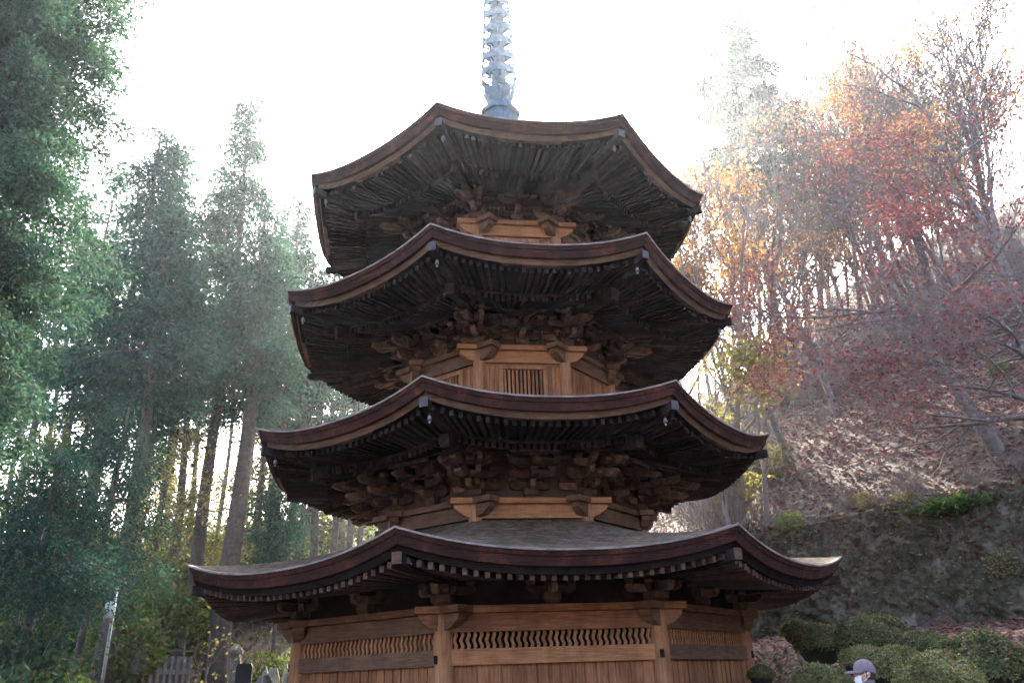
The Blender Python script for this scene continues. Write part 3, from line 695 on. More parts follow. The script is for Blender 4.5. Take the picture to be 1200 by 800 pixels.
# woodland behind: four shapes copied
protos = []
for s in range(4):
    protos.append(conifer(50+s, 17+s, (5.5, 8.5, 10, 7)[s], 1.9, 48, 40, 0.16, 0.042, clump_step=.32, down=0.05, trunk_r=0.17+0.02*(s % 2), bare=22, miss=0.1, sig=0.13))
WB = []
rg = random.Random(5)
for i, (px, dist) in enumerate([(22, 33), (62, 37), (84, 44), (168, 42), (184, 36), (222, 40), (258, 47), (300, 38), (311, 45), (326, 41), (343, 52), (362, 44), (380, 50), (398, 43), (415, 54), (436, 48), (196, 52), (130, 50), (40, 50), (285, 56), (352, 36), (240, 58), (5, 42), (455, 56), (480, 50), (-25, 36), (-40, 46), (520, 53), (560, 49), (610, 55), (660, 52), (700, 50), (-15, 55), (100, 58), (150, 33), (372, 35), (392, 39), (345, 33), (425, 43), (450, 40), (410, 37)]):
    g = ground_at(px, 600, dist); k = i % 4
    t = tree_thing('woodland_cypress', 'thin straight woodland cypress of the crowded stand behind the pagoda', 'tree', g, protos[k][0], protos[k][1], M['cedar_bark'], M['hinoki'], 'thin cypresses of the stand behind the pagoda', rg.uniform(0, 6.28), rg.uniform(0.82, 1.12))

# ================================================================== BROADLEAF TREES
def skeleton(seed, length, r0, levels, lean=(0, 0), spread=0.6, trop=0.12, nchild=(4, 5, 5), ratio=0.62, first=0.35, wig=0.12, nside=(7, 5, 4, 3, 3), flat=0.0, bias=None, stems=1, minr=0.006):
    rng = np.random.RandomState(seed); tb = MB(); tips = []
    up = np.array([0, 0, 1.0])
    def grow(o, d, ln, r, lev):
        n = 7 if lev == 0 else (6 if lev == 1 else 4); pts = [o]; p = o; dd = d
        for i in range(n):
            dd = dd+rng.normal(size=3)*wig*(0.6 if lev == 0 else 1)+up*trop*(1 if lev else 0.5)
            if flat and lev >= 1: dd[2] *= (1-flat)
            if bias is not None and lev >= 1: dd = dd+bias*0.1
            dd = dd/np.linalg.norm(dd); p = p+dd*ln/n; pts.append(p)
        taper = 0.72 if lev == 0 else 0.8
        tb.tube(pts, [max(minr, r*(1-taper*i/n)) for i in range(n+1)], nside[min(lev, 4)], False)
        if lev >= levels-1:
            for i in range(1, n+1): tips.append((pts[i], dd))
        if lev < levels:
            m = nchild[min(lev, len(nchild)-1)]
            for c in range(m):
                s = first+(1-first)*(c+rng.rand())/m if lev == 0 else 0.25+0.75*(c+rng.rand())/m
                k = min(n-1, int(s*n)); t = s*n-k; q = pts[k]*(1-t)+pts[k+1]*t; ax = pts[k+1]-pts[k]; ax = ax/np.linalg.norm(ax)
                sd = rng.normal(size=3); sd -= ax*sd.dot(ax); sd /= np.linalg.norm(sd)
                nd = ax*(1-spread*0.6)+sd*spread*rng.uniform(0.7, 1.3)
                grow(q, nd/np.linalg.norm(nd), ln*ratio*rng.uniform(0.7, 1.15)*(1.15-0.4*s), max(minr, r*(1-taper*s)*0.62), lev+1)
    for k in range(stems):
        a = 6.283*k/max(stems, 1)+rng.rand(); off = 0.0 if stems == 1 else 0.22
        d = np.array([lean[0]+(math.cos(a)*0.28 if stems > 1 else 0), lean[1]+(math.sin(a)*0.28 if stems > 1 else 0), 1.0])
        grow(np.array([math.cos(a)*off, math.sin(a)*off, -0.4]), d/np.linalg.norm(d), length*rng.uniform(0.85, 1.1), r0*(1 if stems == 1 else 0.75), 0)
    return tb, tips
def tip_leaves(name, tips, per, sig, L, W, seed, keep=1.0, flat=0.0, down=0.2):
    rng = np.random.RandomState(seed)
    c = np.array([t[0] for t in tips]); d = np.array([t[1] for t in tips])
    if keep < 1:
        # whole boughs keep or lose their leaves, so gaps stay open
        h = np.sin(c[:, 0]*1.3+seed)*np.cos(c[:, 1]*1.1+2*seed)+np.sin(c[:, 2]*1.7+seed)*0.7+rng.normal(size=len(c))*0.5
        k = h > np.quantile(h, 1-keep); c, d = c[k], d[k]
    C = scatter(c, per, sig, rng); D = np.repeat(d, per, 0)*0.5+rng.normal(size=C.shape); D[:, 2] -= down
    n = len(C); return leaves(name, C, D, rng.uniform(0.6, 1.3, n)*L, rng.uniform(0.7, 1.2, n)*W, rng, flat)
def pxlean(px, py, dist, top):
    """world lean (dx,dy per unit z) that carries a stem from the pixel to top=(px,py) at the same distance"""
    a = at(px, py, dist); b = at(top[0], top[1], dist); return ((b.x-a.x)/(b.z-a.z), (b.y-a.y)/(b.z-a.z))
def spot(px, py, lo=12.0, hi=75.0):
    """where the sight line through the pixel meets the ground"""
    d = lo
    while d < hi:
        p = at(px, py, d)
        if H(p.x, p.y) >= p.z: return Vector((p.x, p.y, H(p.x, p.y)))
        d += 0.15
    p = at(px, py, hi*0.6); return Vector((p.x, p.y, H(p.x, p.y)))
def broad(name, label, g, sk, bark='grey_bark', lv=None, leafm=None, group=None):
    tb, tips = sk
    return tree_thing(name, label, 'tree', g, tb.mesh('trunk', True), lv, M[bark], M[leafm] if leafm else None, group)

# understory broadleaf trees among the trunks: three shapes copied
up_ = []
for s in range(3):
    sk = skeleton(700+s, 5.0+0.7*s, 0.06, 3, lean=(0.1*(s-1), 0), spread=0.75, trop=0.08, nchild=(8, 5, 4), ratio=0.55, first=0.2, wig=0.15, minr=0.008)
    up_.append((sk[0].mesh('trunk', True), tip_leaves('crown', sk[1], 5, (0.25, 0.25, 0.16), 0.12, 0.045, s, 0.6)))
rg = random.Random(17)
for i, (px, dist) in enumerate([(60, 27), (95, 31), (165, 29), (190, 33), (215, 37), (255, 34), (300, 41), (370, 44), (40, 36), (180, 43), (280, 50), (350, 39)]):
    g = ground_at(px, 600, dist); t = up_[i % 3]; y_ = i % 5 in (2, 4)
    tree_thing('understory_tree', ('yellowing' if y_ else 'light green')+' understory broadleaf tree among the cypress trunks', 'tree', g, t[0], t[1], M['twig'], M['yellow' if y_ else 'broad'], ('yellowing' if y_ else 'light green')+' understory trees among the trunks', rg.uniform(0, 6.28), rg.uniform(0.8, 1.25))

# red maple leaning out from the slope
g = spot(1172, 530); D_ = math.hypot(g.x-CAM.x, g.y-CAM.y)
ln = pxlean(1172, 530, D_, (1085, 330))
tp = at(1072, 232, D_); LN = (tp-g).length; sk = skeleton(104, LN, 0.24, 4, lean=ln, spread=0.95, trop=0.02, nchild=(9, 5, 4, 3), ratio=0.75, first=0.45, wig=0.13, flat=0.25, bias=np.array([-2.2, -0.9, 0]))
broad('red_maple', 'leaning red maple with dull crimson leaves, its bare lower trunk rising from the leaf-covered slope', g, sk, 'grey_bark', tip_leaves('crown', sk[1], 5, (0.3, 0.3, 0.05), 0.1, 0.04, 4, 0.5, 0.9), 'maple', 'red maples on the slope')
g = spot(1235, 545); D_ = math.hypot(g.x-CAM.x, g.y-CAM.y); ln = pxlean(1235, 545, D_, (1150, 330))
tp = at(1165, 330, D_); LN = (tp-g).length; sk = skeleton(133, LN, 0.2, 4, lean=(ln[0], ln[1]-0.1), spread=1.0, trop=-0.01, nchild=(9, 5, 4, 3), ratio=0.93, first=0.3, wig=0.13, flat=0.35, bias=np.array([-3.0, -1.0, 0.3]))
broad('red_maple', 'red maple at the right edge reaching level dark limbs and sparse leaves over the slope', g, sk, 'grey_bark', tip_leaves('crown', sk[1], 4, (0.3, 0.3, 0.05), 0.1, 0.04, 5, 0.36, 0.9), 'maple', 'red maples on the slope')
# big many-stemmed bare tree
g = spot(1085, 372); sk = skeleton(211, 13, 0.24, 4, lean=(-0.25, 0), spread=0.5, trop=0.1, nchild=(8, 5, 5, 3), ratio=0.58, first=0.3, wig=0.1, stems=4, minr=0.018)
broad('bare_tree', 'bare many-stemmed tree fanning grey branches high above the red maple', g, sk, 'grey_bark', tip_leaves('crown', sk[1], 2, (0.3, 0.3, 0.2), 0.12, 0.05, 6, 0.1), 'orange', None)
g = spot(1168, 325); sk = skeleton(223, 11, 0.22, 4, lean=(-0.2, 0), spread=0.5, trop=0.1, nchild=(8, 5, 4, 3), ratio=0.58, first=0.3, wig=0.1, stems=3, minr=0.019)
broad('bare_tree', 'bare forked tree high on the slope at the right, behind the golden-leaved tree', g, sk, 'grey_bark')
g = spot(965, 412); sk = skeleton(229, 10.5, 0.2, 4, lean=(-0.12, 0), spread=0.5, trop=0.1, nchild=(8, 5, 4, 3), ratio=0.58, first=0.3, wig=0.1, stems=3, minr=0.017)
broad('bare_tree', 'bare tree of several thin stems on the ridge below the wispy pine', g, sk, 'grey_bark', tip_leaves('crown', sk[1], 2, (0.3, 0.3, 0.2), 0.12, 0.05, 6, 0.08), 'orange')
g = spot(1095, 350, 20); ln = pxlean(1095, 350, 30, (1050, 0))
sk = skeleton(305, 19, 0.3, 3, lean=(ln[0]*0.5, ln[1]*0.5), spread=0.6, trop=0.12, nchild=(9, 5, 4), ratio=0.3, first=0.5, wig=0.05)
broad('tall_tree', 'tall straight pale trunk behind the bare many-stemmed tree, running out of view', g, sk, 'grey_bark', tip_leaves('crown', sk[1], 3, (0.3, 0.3, 0.2), 0.13, 0.055, 8, 0.4), 'orange')
# orange trees behind the pagoda's right side
def orange(label, px, dist, top, seed, per=9, leafm='orange', keep=0.7, rr=0.17):
    g = ground_at(px, 500, dist); ht = height_to(top[0], top[1], dist, g)
    sk = skeleton(seed, ht*0.72, rr, 4, lean=(-0.03, 0), spread=0.62, trop=0.1, nchild=(8, 5, 4, 3), ratio=0.52, first=0.3, wig=0.1, minr=0.012)
    broad('autumn_tree', label, g, sk, 'grey_bark', tip_leaves('crown', sk[1], per, (0.34, 0.34, 0.24), 0.17, 0.075, seed, keep), leafm, 'autumn trees right of the pagoda')
orange('orange-yellow autumn tree rising just behind the topmost right roof corner', 812, 34, (790, 120), 401, 5, 'orange', 0.55)
orange('pale orange autumn tree, lower and fuller than its neighbours beside the pagoda', 915, 31, (895, 235), 402, 3, 'orange', 0.35)
orange('russet autumn tree with thin leaves under the wispy pine', 985, 36, (960, 85), 403, 2, 'orange', 0.25)
orange('yellow-leaved autumn tree low behind the right ends of the roofs', 845, 26, (850, 330), 404, 3, 'yellow', 0.28, 0.1)
# overhanging yellow tree in the top right corner
g = spot(1232, 420); sk = skeleton(512, 13, 0.24, 4, lean=(-0.1, -0.1), spread=0.8, trop=0.04, nchild=(9, 5, 4, 3), ratio=0.5, first=0.35, wig=0.14, bias=np.array([-0.4, -0.2, 0]))
broad('autumn_tree', 'golden-leaved tree spreading dark branches into the top right corner', g, sk, 'grey_bark', tip_leaves('crown', sk[1], 3, (0.25, 0.25, 0.18), 0.11, 0.05, 9, 0.35), 'orange')
# wispy pine
g = ground_at(915, 400, 44); ht = height_to(905, 8, 44, g)
pt_, pc_ = conifer(71, ht, ht*0.5, 4.0, 80, 90, 0.26, 0.04, droop=0.1, top_pow=0.4, sig=0.3, trunk_r=0.26, miss=0.15, clump_step=0.5, down=-0.1, sflat=0.4)
tree_thing('pine_tree', 'wispy blue-green pine standing highest on the ridge, left of the fanning bare tree', 'tree', g, pt_, pc_, M['grey_bark'], M['pine'])
# thin bare trees on the slope: shapes copied
bp = []
for s in range(5):
    sk = skeleton(600+s, 8.5+0.6*s, 0.11, 4, lean=(-0.06, 0), spread=0.5, trop=0.1, nchild=(8, 5, 4, 3), ratio=0.56, first=0.25, wig=0.11, minr=0.013)
    bp.append((sk[0].mesh('trunk', True), tip_leaves('crown', sk[1], 2, (0.25, 0.25, 0.15), 0.12, 0.05, s, 0.22)))
rg = random.Random(9)
for i in range(62):
    px = 790+i*12.0+rg.uniform(-8, 8) if i < 38 else 880+(i-38)*14.5+rg.uniform(-6, 6); dist = rg.uniform(25, 52) if i < 38 else rg.uniform(46, 68)
    g = ground_at(px, 450, dist); t = bp[i % 5]
    if px > 880 and NB[0]*(g.x-P1[0])+NB[1]*(g.y-P1[1]) < 15: dist += 15; g = ground_at(px, 450, dist)
    lm = M[('orange', 'yellow', 'orange', 'maple')[i % 4]]; cr = t[1] if i % 3 == 0 else None
    tree_thing('slope_tree', 'thin bare grey tree among the many on the hillside', 'tree', g, t[0], cr, M['twig'], lm, 'thin bare trees on the hillside', rg.uniform(0, 6.28), rg.uniform(0.75, 1.3) if i < 38 else rg.uniform(1.2, 1.8))
g = spot(832, 448); sk = skeleton(655, 8, 0.17, 3, lean=(-0.05, 0), spread=0.5, first=0.45, ratio=0.45)
broad('bare_tree', 'single dark bare trunk just right of the second roof from the top', g, sk, 'grey_bark')

# ================================================================== SHRUBS AND UNDERGROWTH
def shrub(seed, r, h, n, L, W, twigs=14, hollow=0.35):
    rng = np.random.RandomState(seed); tb = MB()
    for i in range(twigs):
        a = rng.uniform(0, 6.28); q = rng.uniform(0.3, 1)*r; zz = h*rng.uniform(0.6, 1.0)
        tb.tube([(0.05*math.cos(a), 0.05*math.sin(a), -0.15), (q*0.45*math.cos(a+.2), q*.45*math.sin(a+.2), zz*0.55), (q*math.cos(a), q*math.sin(a), zz)], [0.018, 0.011, 0.004], 4, False)
    p = unit(rng.normal(size=(n, 3)))*rng.uniform(hollow, 1, (n, 1))**0.6
    lump = 1+0.25*np.sin(p[:, :1]*5+seed)*np.cos(p[:, 1:2]*4.3+seed)
    C = p*lump*np.array([r, r, h*0.5])+np.array([0, 0, h*0.52]); D = p+rng.normal(size=(n, 3))*0.7; D[:, 2] += 0.1
    return tb.mesh('stems'), leaves('leaves', C, D, rng.uniform(0.6, 1.3, n)*L, rng.uniform(0.7, 1.2, n)*W, rng, 0.0, p+np.array([0, 0, 0.6]), 0.6)
def shrub_thing(name, label, loc, sh, leafm, group=None, rz=0.0, sc=1.0, cat='shrub'):
    t = empty(name, loc, rz); t.scale = (sc,)*3; tag(t, label, cat, group)
    obj('stems', sh[0], M['twig'], t); obj('leaves', sh[1], leafm, t); return t
sh_a = [shrub(80+i, 1.0, 1.5, 1500, 0.13, 0.045) for i in range(3)]
rg = random.Random(3)
k = 0
for px, py, dist, sc, mt in [(30, 700, 17, 1.1, 'evergreen'), (75, 735, 17.5, 0.8, 'broad'), (20, 765, 15, 1.0, 'evergreen'), (60, 790, 14.5, 0.9, 'evergreen'), (100, 770, 17, 0.9, 'evergreen'), (150, 720, 24, 1.2, 'broad'), (185, 690, 27, 1.5, 'broad'), (205, 650, 31, 1.6, 'broad'), (175, 625, 33, 1.6, 'yellow'), (225, 700, 29, 1.3, 'broad'), (150, 610, 36, 1.7, 'broad'), (305, 690, 33, 1.5, 'broad'), (335, 650, 37, 1.6, 'broad'), (60, 640, 31, 1.7, 'broad'), (95, 655, 29, 1.5, 'yellow'), (20, 640, 28, 1.6, 'broad'), (260, 640, 38, 1.6, 'yellow'), (290, 625, 42, 1.8, 'broad'), (220, 610, 44, 1.8, 'broad'), (120, 625, 40, 1.8, 'yellow'), (370, 630, 46, 2.0, 'broad'), (410, 620, 46, 2.0, 'broad'), (330, 735, 27, 1.1, 'broad'), (350, 755, 25, 0.9, 'evergreen'), (180, 735, 29, 1.1, 'evergreen'), (128, 690, 26, 1.2, 'evergreen')]:
    g = ground_at(px, py, dist)
    shrub_thing('woodland_shrub', {'broad': 'bushy green broadleaf shrub under the trees left of the pagoda', 'evergreen': 'dark evergreen shrub low under the trees left of the pagoda', 'yellow': 'yellowing shrub catching light between the trunks left of the pagoda'}[mt], g, sh_a[k % 3], M['dark_shrub' if mt == 'evergreen' else mt], 'woodland shrubs of one kind left of the pagoda: '+mt, rg.uniform(0, 6.28), sc); k += 1
# dry twiggy brush on the slope: copied
def brush(seed, h, n):
    rng = np.random.RandomState(seed); tb = MB()
    for i in range(n):
        a = rng.uniform(0, 6.28); q = rng.uniform(0, 0.9); zz = h*rng.uniform(0.5, 1.1); p0 = np.array([q*0.5*math.cos(a), q*.5*math.sin(a), -0.15]); p2 = np.array([q*1.3*math.cos(a)+rng.normal()*.25, q*1.3*math.sin(a)+rng.normal()*.25, zz]); p1 = (p0+p2)/2+rng.normal(size=3)*0.1
        tb.tube([p0, p1, p2], [0.011, 0.008, 0.004], 3, False)
        for j in range(3):
            s = rng.uniform(0.4, 1); c = p0*(1-s)+p2*s; e = c+rng.normal(size=3)*0.25+np.array([0, 0, 0.2]); tb.tube([c, e], [0.005, 0.003], 3, False)
    return tb.mesh('dry_brush')
bm3 = [brush(i, 1.4, 70) for i in range(3)]
rg = random.Random(31)
for i in range(190):
    px = rg.uniform(780, 1235); dist = rg.uniform(25, 46) if i < 110 else rg.uniform(44, 74); g = ground_at(px, 430, dist)
    d = NB[0]*(g.x-P1[0])+NB[1]*(g.y-P1[1])
    if d < 1.5 or (d < 13 and px > 890) : continue
    o = obj('dry_bush', bm3[i % 3], M['brush'], None, g, rg.uniform(0, 6.28)); o.scale = (1.1*rg.uniform(.7, 1.3),)*2+(rg.uniform(.8, 1.5),)
    tag(o, 'leafless twiggy grey bush on the hillside', 'bush', 'leafless bushes on the hillside')
for i in range(26):
    q = P1+np.array([-NB[1], NB[0]])*rg.uniform(-15, 1)+NB*rg.uniform(1.0, 2.2)
    o = obj('dry_bush', bm3[i % 3], M['brush'], None, (q[0], q[1], H(q[0], q[1])), rg.uniform(0, 6.28)); sc_ = rg.uniform(0.3, 0.6); o.scale = (sc_*1.2, sc_*1.2, sc_*0.8)
    tag(o, 'low tuft of dry twigs along the lip of the mossy bank', 'bush', 'dry tufts along the lip of the bank')
for lab, px, py, sc, mt in [('yellow-leaved bush on the slope beside the far right corner of the second lowest roof', 905, 565, 0.9, 'yellow'), ('yellow-green bush halfway up the slope below the orange trees', 915, 478, 0.9, 'yellow'), ('green tuft with yellow leaves hanging at the left end of the mossy bank', 930, 628, 0.45, 'broad'), ('pale yellow sprig on the lip of the bank below the red maple', 1065, 598, 0.32, 'yellow'), ('small green sprig on the slope left of the maple trunk', 1170, 440, 0.4, 'broad'), ('yellow-green sprig at the right end of the mossy bank', 1190, 690, 0.5, 'yellow'), ('pale dry tuft on the lip of the bank right of the lowest roof', 1015, 600, 0.34, 'yellow')]:
    shrub_thing('bush', lab, spot(px, py), sh_a[int(px) % 3], M['dry'] if mt == 'yellow' else M[mt], None, rg.uniform(0, 6), sc)
# bright green fern tuft on the lip of the bank
rngf = np.random.RandomState(2); n = 2600
bx_ = rngf.normal(0, 0.42, n); base = np.stack([bx_+0.15*np.sin(bx_*9), rngf.normal(0, 0.24, n), rngf.uniform(-0.15, 0.16, n)*np.exp(-bx_**2*2)], 1); dd = np.stack([rngf.normal(0, .6, n), rngf.normal(-0.5, .5, n), rngf.uniform(-0.5, 0.7, n)], 1)
o = obj('fern_clump', leaves('fern_clump', base, dd, rngf.uniform(.1, .3, n), 0.02, rngf), M['fern'], None, spot(1122, 606)+Vector((0, 0, 0.05)), R(-52)); tag(o, 'bright green fern clump on the lip of the mossy bank', 'fern')

# woodland floor cover at left
rng = np.random.RandomState(78); N_ = 26000
xx = rng.uniform(-26, -2, N_); yy = rng.uniform(-6, 34, N_); k_ = np.hypot(xx, yy) > 7.2; xx, yy = xx[k_], yy[k_]
C = np.stack([xx, yy, Hn(xx, yy)], 1); D = rng.normal(size=C.shape)*0.7; D[:, 2] = np.abs(D[:, 2])+0.25
tag(obj('ground_cover', leaves('ground_cover', C, D, rng.uniform(.12, .4, len(C)), rng.uniform(.015, .05, len(C)), rng), M['broad']), kind='stuff')

# ---- mossy bank (rough stone face)
tdir = np.array([-NB[1], NB[0]]); nu, nv = 420, 80
uu = np.linspace(-17, 5, nu); vv = np.linspace(0, 1, nv); U, V = np.meshgrid(uu, vv)
rng = np.random.RandomState(5)
def fbm(a, b, s):
    return 0.22*vnoise(a, b, 1.3, s)+0.18*vnoise(a, b, 3.4, s+1)+0.14*np.abs(vnoise(a, b, 8.0, s+2))+0.08*vnoise(a, b, 17.0, s+3)
off = -0.3+1.0*V+0.35*V**3+1.0*fbm(U, V*3.2, 9)+rng.normal(size=U.shape)*0.025
sd_u, sd_v = rng.uniform(-17.5, 5.5, 900), rng.uniform(-0.1, 3.3, 900)
f1 = np.full(U.shape, 9.0)
for a, b in zip(sd_u, sd_v): f1 = np.minimum(f1, np.hypot((U-a)*0.8, V*3.2-b))
off = off-0.16*np.clip(1-(f1/0.27)**2, -0.6, 1)
off[-1, :] = 1.6
X_ = P1[0]+U*tdir[0]+off*NB[0]; Y_ = P1[1]+U*tdir[1]+off*NB[1]
zb0 = Hn(P1[0]+U*tdir[0]-0.5*NB[0], P1[1]+U*tdir[1]-0.5*NB[1])-0.3; zt0 = Hn(P1[0]+U*tdir[0]+1.4*NB[0], P1[1]+U*tdir[1]+1.4*NB[1])
Z_ = zb0+(zt0-zb0+0.05)*V+0.08*vnoise(U, V*3, 4.0, 21)
Z_[-1, :] = zt0[-1, :]-0.06
def m_bank():
    m, nt = mat('mossy_stone'); v = coords(nt)
    n1 = noise(nt, v, 1.1, 7, 0.7); n2 = noise(nt, v, 6, 6, 0.7); vo = node(nt, 'ShaderNodeTexVoronoi'); vo.inputs['Scale'].default_value = 2.6; nt.links.new(mixc(nt, v, n2.outputs['Color'], 0.12, 'ADD'), vo.inputs['Vector'])
    c = ramp(nt, [(0.3, (0.03, 0.03, 0.014)), (0.48, (0.08, 0.07, 0.044)), (0.6, (0.135, 0.118, 0.09)), (0.75, (0.28, 0.255, 0.225))]); nt.links.new(n1.outputs[0], c.inputs[0])
    c2 = ramp(nt, [(0.35, (0.35, 0.37, 0.28)), (0.65, (1.35, 1.35, 1.35))]); nt.links.new(n2.outputs[0], c2.inputs[0])
    col = mixc(nt, c.outputs[0], c2.outputs[0], 0.8, 'MULTIPLY')
    h = mixc(nt, vo.outputs['Distance'], n2.outputs['Color'], 0.5)
    finish(nt, col, 0.95, bump(nt, h, 0.9, 0.08), spec=0.15); return m
o = obj('stone_bank', grid_mesh('stone_bank', X_, Y_, Z_), m_bank()); tag(o, 'rough mossy stone bank below the leaf-covered slope, behind the clipped bushes', 'stone bank')
# creepers over the bank
rng = np.random.RandomState(15); n = 14000
iu = rng.randint(0, nu, n); iv = np.clip((rng.beta(1.3, 1.1, n)*nv).astype(int), 1, nv-2)
hh = vnoise(U[iv, iu], V[iv, iu]*3, 2.0, 33)+rng.normal(size=n)*0.25; k_ = hh > 0.02; iu, iv = iu[k_], iv[k_]; n = len(iu)
C = np.stack([X_[iv, iu], Y_[iv, iu], Z_[iv, iu]], 1)+rng.normal(size=(n, 3))*0.08-np.array([NB[0], NB[1], 0])*0.06
D = np.stack([-NB[0]+rng.normal(size=n)*.7, -NB[1]+rng.normal(size=n)*.7, -0.6+rng.normal(size=n)*.6], 1)
tag(obj('creepers', leaves('creepers', C, D, rng.uniform(.04, .12, n), rng.uniform(.014, .035, n), rng), M['creeper']), kind='stuff')

rng = np.random.RandomState(99); iu = rng.randint(0, nu, 5000); iv = np.clip((rng.beta(2.2, 1.0, 5000)*nv).astype(int), 0, nv-1)
BANK_LITTER = np.stack([X_[iv, iu], Y_[iv, iu], Z_[iv, iu]], 1)+rng.normal(size=(5000, 3))*0.03-np.array([NB[0], NB[1], -0.3])*0.05
# fallen leaves: far too many to count
rng = np.random.RandomState(77); N_ = 80000
xx = rng.uniform(4.5, 34, N_); yy = rng.uniform(-9, 30, N_); dq = NB[0]*(xx-P1[0])+NB[1]*(yy-P1[1]); lat = -NB[1]*(xx-P1[0])+NB[0]*(yy-P1[1])
k_ = ((dq > 0.9) | (dq < -0.1)) & (dq > -11) & (np.hypot(xx, yy) > 5.8) & (dq < 17) & (lat > -18) & (lat < 14); xx, yy = xx[k_], yy[k_]
C = np.stack([xx, yy, Hn(xx, yy)+0.015], 1); C = np.concatenate([C, BANK_LITTER]); D = rng.normal(size=C.shape); D[:, 2] *= 0.15
tag(obj('fallen_leaves', leaves('fallen_leaves', C, D, rng.uniform(.08, .2, len(C)), rng.uniform(.03, .07, len(C)), rng, 0.7), M['litter']), kind='stuff')
# ---- clipped azaleas
def azalea(seed, n=14000):
    rng = np.random.RandomState(seed); p = unit(rng.normal(size=(n, 3))); lo_ = p[:, 2] < rng.uniform(-0.25, 0.1, n); p[:, 2] = np.where(lo_, -p[:, 2], p[:, 2])
    f = 1+0.06*np.sin(p[:, :1]*6+seed)*np.cos(p[:, 2:]*5)+0.05*np.cos(p[:, 1:2]*7+seed)+0.02*np.sin(p[:, :1]*19+p[:, 2:]*17); rad = rng.uniform(0.92, 1.02, (n, 1))*f*np.where(rng.rand(n, 1) < 0.04, rng.uniform(1.0, 1.1, (n, 1)), 1)
    C = p*rad*np.array([1, 1, 0.8])+np.array([0, 0, 0.72]); D = p*0.45+rng.normal(size=(n, 3))*0.8
    core = MB(); L_ = 10; loops = []
    for i in range(1, L_):
        a = math.pi*i/L_; loops.append([(0.84*math.sin(a)*math.cos(t), 0.84*math.sin(a)*math.sin(t), 0.68-0.68*math.cos(a)*1.0) for t in (6.283*k/18 for k in range(18))])
    core.loft(loops, True, True, True)
    return core.mesh('twig_shade_core', True), leaves('foliage', C, D, rng.uniform(.045, .085, n), rng.uniform(.016, .03, n), rng, 0.0, p, 0.25)
az = [azalea(i) for i in range(3)]
def bush_litter(seed, n=150):
    rng = np.random.RandomState(40+seed); p = unit(rng.normal(size=(n, 3))*np.array([1, 1, 0.6])+np.array([0, 0, 1.0])); C = p*1.03*np.array([1, 1, 0.8])+np.array([0, 0, 0.72]); D = rng.normal(size=(n, 3))
    return leaves('fallen_leaves', C, D, rng.uniform(.06, .15, n), rng.uniform(.02, .05, n), rng, 0.5)
az_top = [bush_litter(i) for i in range(3)]
M['core'] = simple('bush_core', (0.012, 0.013, 0.008), (0.03, 0.03, 0.018), 16, 0.95, 0.3)  # near-black core paints the shade on the lower sides of the bushes
for i, (px, top, wpx, dist, hs, lab) in enumerate([
    (932, 726, 36, 19.5, 1.0, 'small clipped azalea at the back left, half behind a rounder one'),
    (956, 732, 54, 18.0, 1.05, 'round clipped azalea at the back, left of the broad flat-topped one'),
    (1019, 721, 78, 16.5, 0.95, 'broad flat-topped clipped azalea standing highest at the back'),
    (1080, 741, 62, 15.0, 0.95, 'clipped azalea at the back, mostly hidden by the largest one'),
    (1141, 741, 98, 12.5, 1.0, 'largest clipped azalea at the right, dotted with fallen red leaves'),
    (1009, 756, 50, 14.0, 0.9, "small clipped azalea just behind the person's cap"),
    (1048, 758, 68, 12.0, 1.0, "clipped azalea to the right of the person's cap"),
    (1093, 765, 86, 10.2, 1.0, 'clipped azalea nearest the camera, in front of the largest one'),
    (957, 778, 62, 13.0, 1.0, "low clipped azalea left of the person's cap"),
    (890, 779, 30, 16.0, 1.0, 'smallest clipped azalea, next to the right corner post of the pagoda'),
    (1205, 752, 60, 14.0, 1.0, 'clipped azalea cut by the right edge of the view')]):
    p = at(px, top, dist); r = wpx/2/FPX*(Vector((p.x, p.y, 0))-Vector((CAM.x, CAM.y, 0))).length*0.93
    zt_ = p.z; s = r; root = empty('clipped_azalea', (p.x, p.y, zt_-1.52*s*hs), rnd.uniform(0, 6)); root.scale = (s, s, s*hs)
    tag(root, lab, 'bush', 'clipped azaleas right of the pagoda')
    obj('twig_shade_core', az[i % 3][0], M['core'], root); obj('foliage', az[i % 3][1], M['azalea'], root)
    obj('fallen_leaves', az_top[i % 3], M['litter'], root)
    # a short woody foot down to the soil
    gz = H(p.x, p.y); hb = (zt_-1.52*s*hs-gz)
    ft = MB(); 
    for a in range(5): ft.tube([(0.25*math.cos(a*1.26), 0.25*math.sin(a*1.26), 0.4), (0.12*math.cos(a*1.26+.4), 0.12*math.sin(a*1.26+.4), min(-0.1, -(hb+0.1)/(s*hs)))], [0.03, 0.045], 5)
    ft.build('stems', M['twig'], root)

# ================================================================== SMALL THINGS AT LEFT
M['pole'] = simple('grey_pole', (0.22, 0.22, 0.22), (0.36, 0.36, 0.36), 8, 0.5, 0.05, 0.3)
M['lampglass'] = simple('white_lamp_glass', (0.75, 0.77, 0.8), (0.85, 0.86, 0.88), 3, 0.3, 0)
M['navy'] = simple('dark_navy_paint', (0.012, 0.014, 0.022), (0.022, 0.025, 0.035), 5, 0.5, 0.05)
M['pale_rock'] = simple('pale_rock', (0.16, 0.17, 0.15), (0.4, 0.4, 0.37), 6, 0.9, 0.7)
g = ground_at(121, 790, 19); top = at(131, 716, 19); hz = top.z-g.z
lp = empty('lamp_post', g); tag(lp, 'slim grey lamp post with a small white lamp, in front of the left woodland', 'lamp post')
b = MB(); b.tube([(0, 0, -0.2), (0, 0, hz+0.55)], [0.036, 0.03], 10); b.build('pole', M['pole'], lp, True)
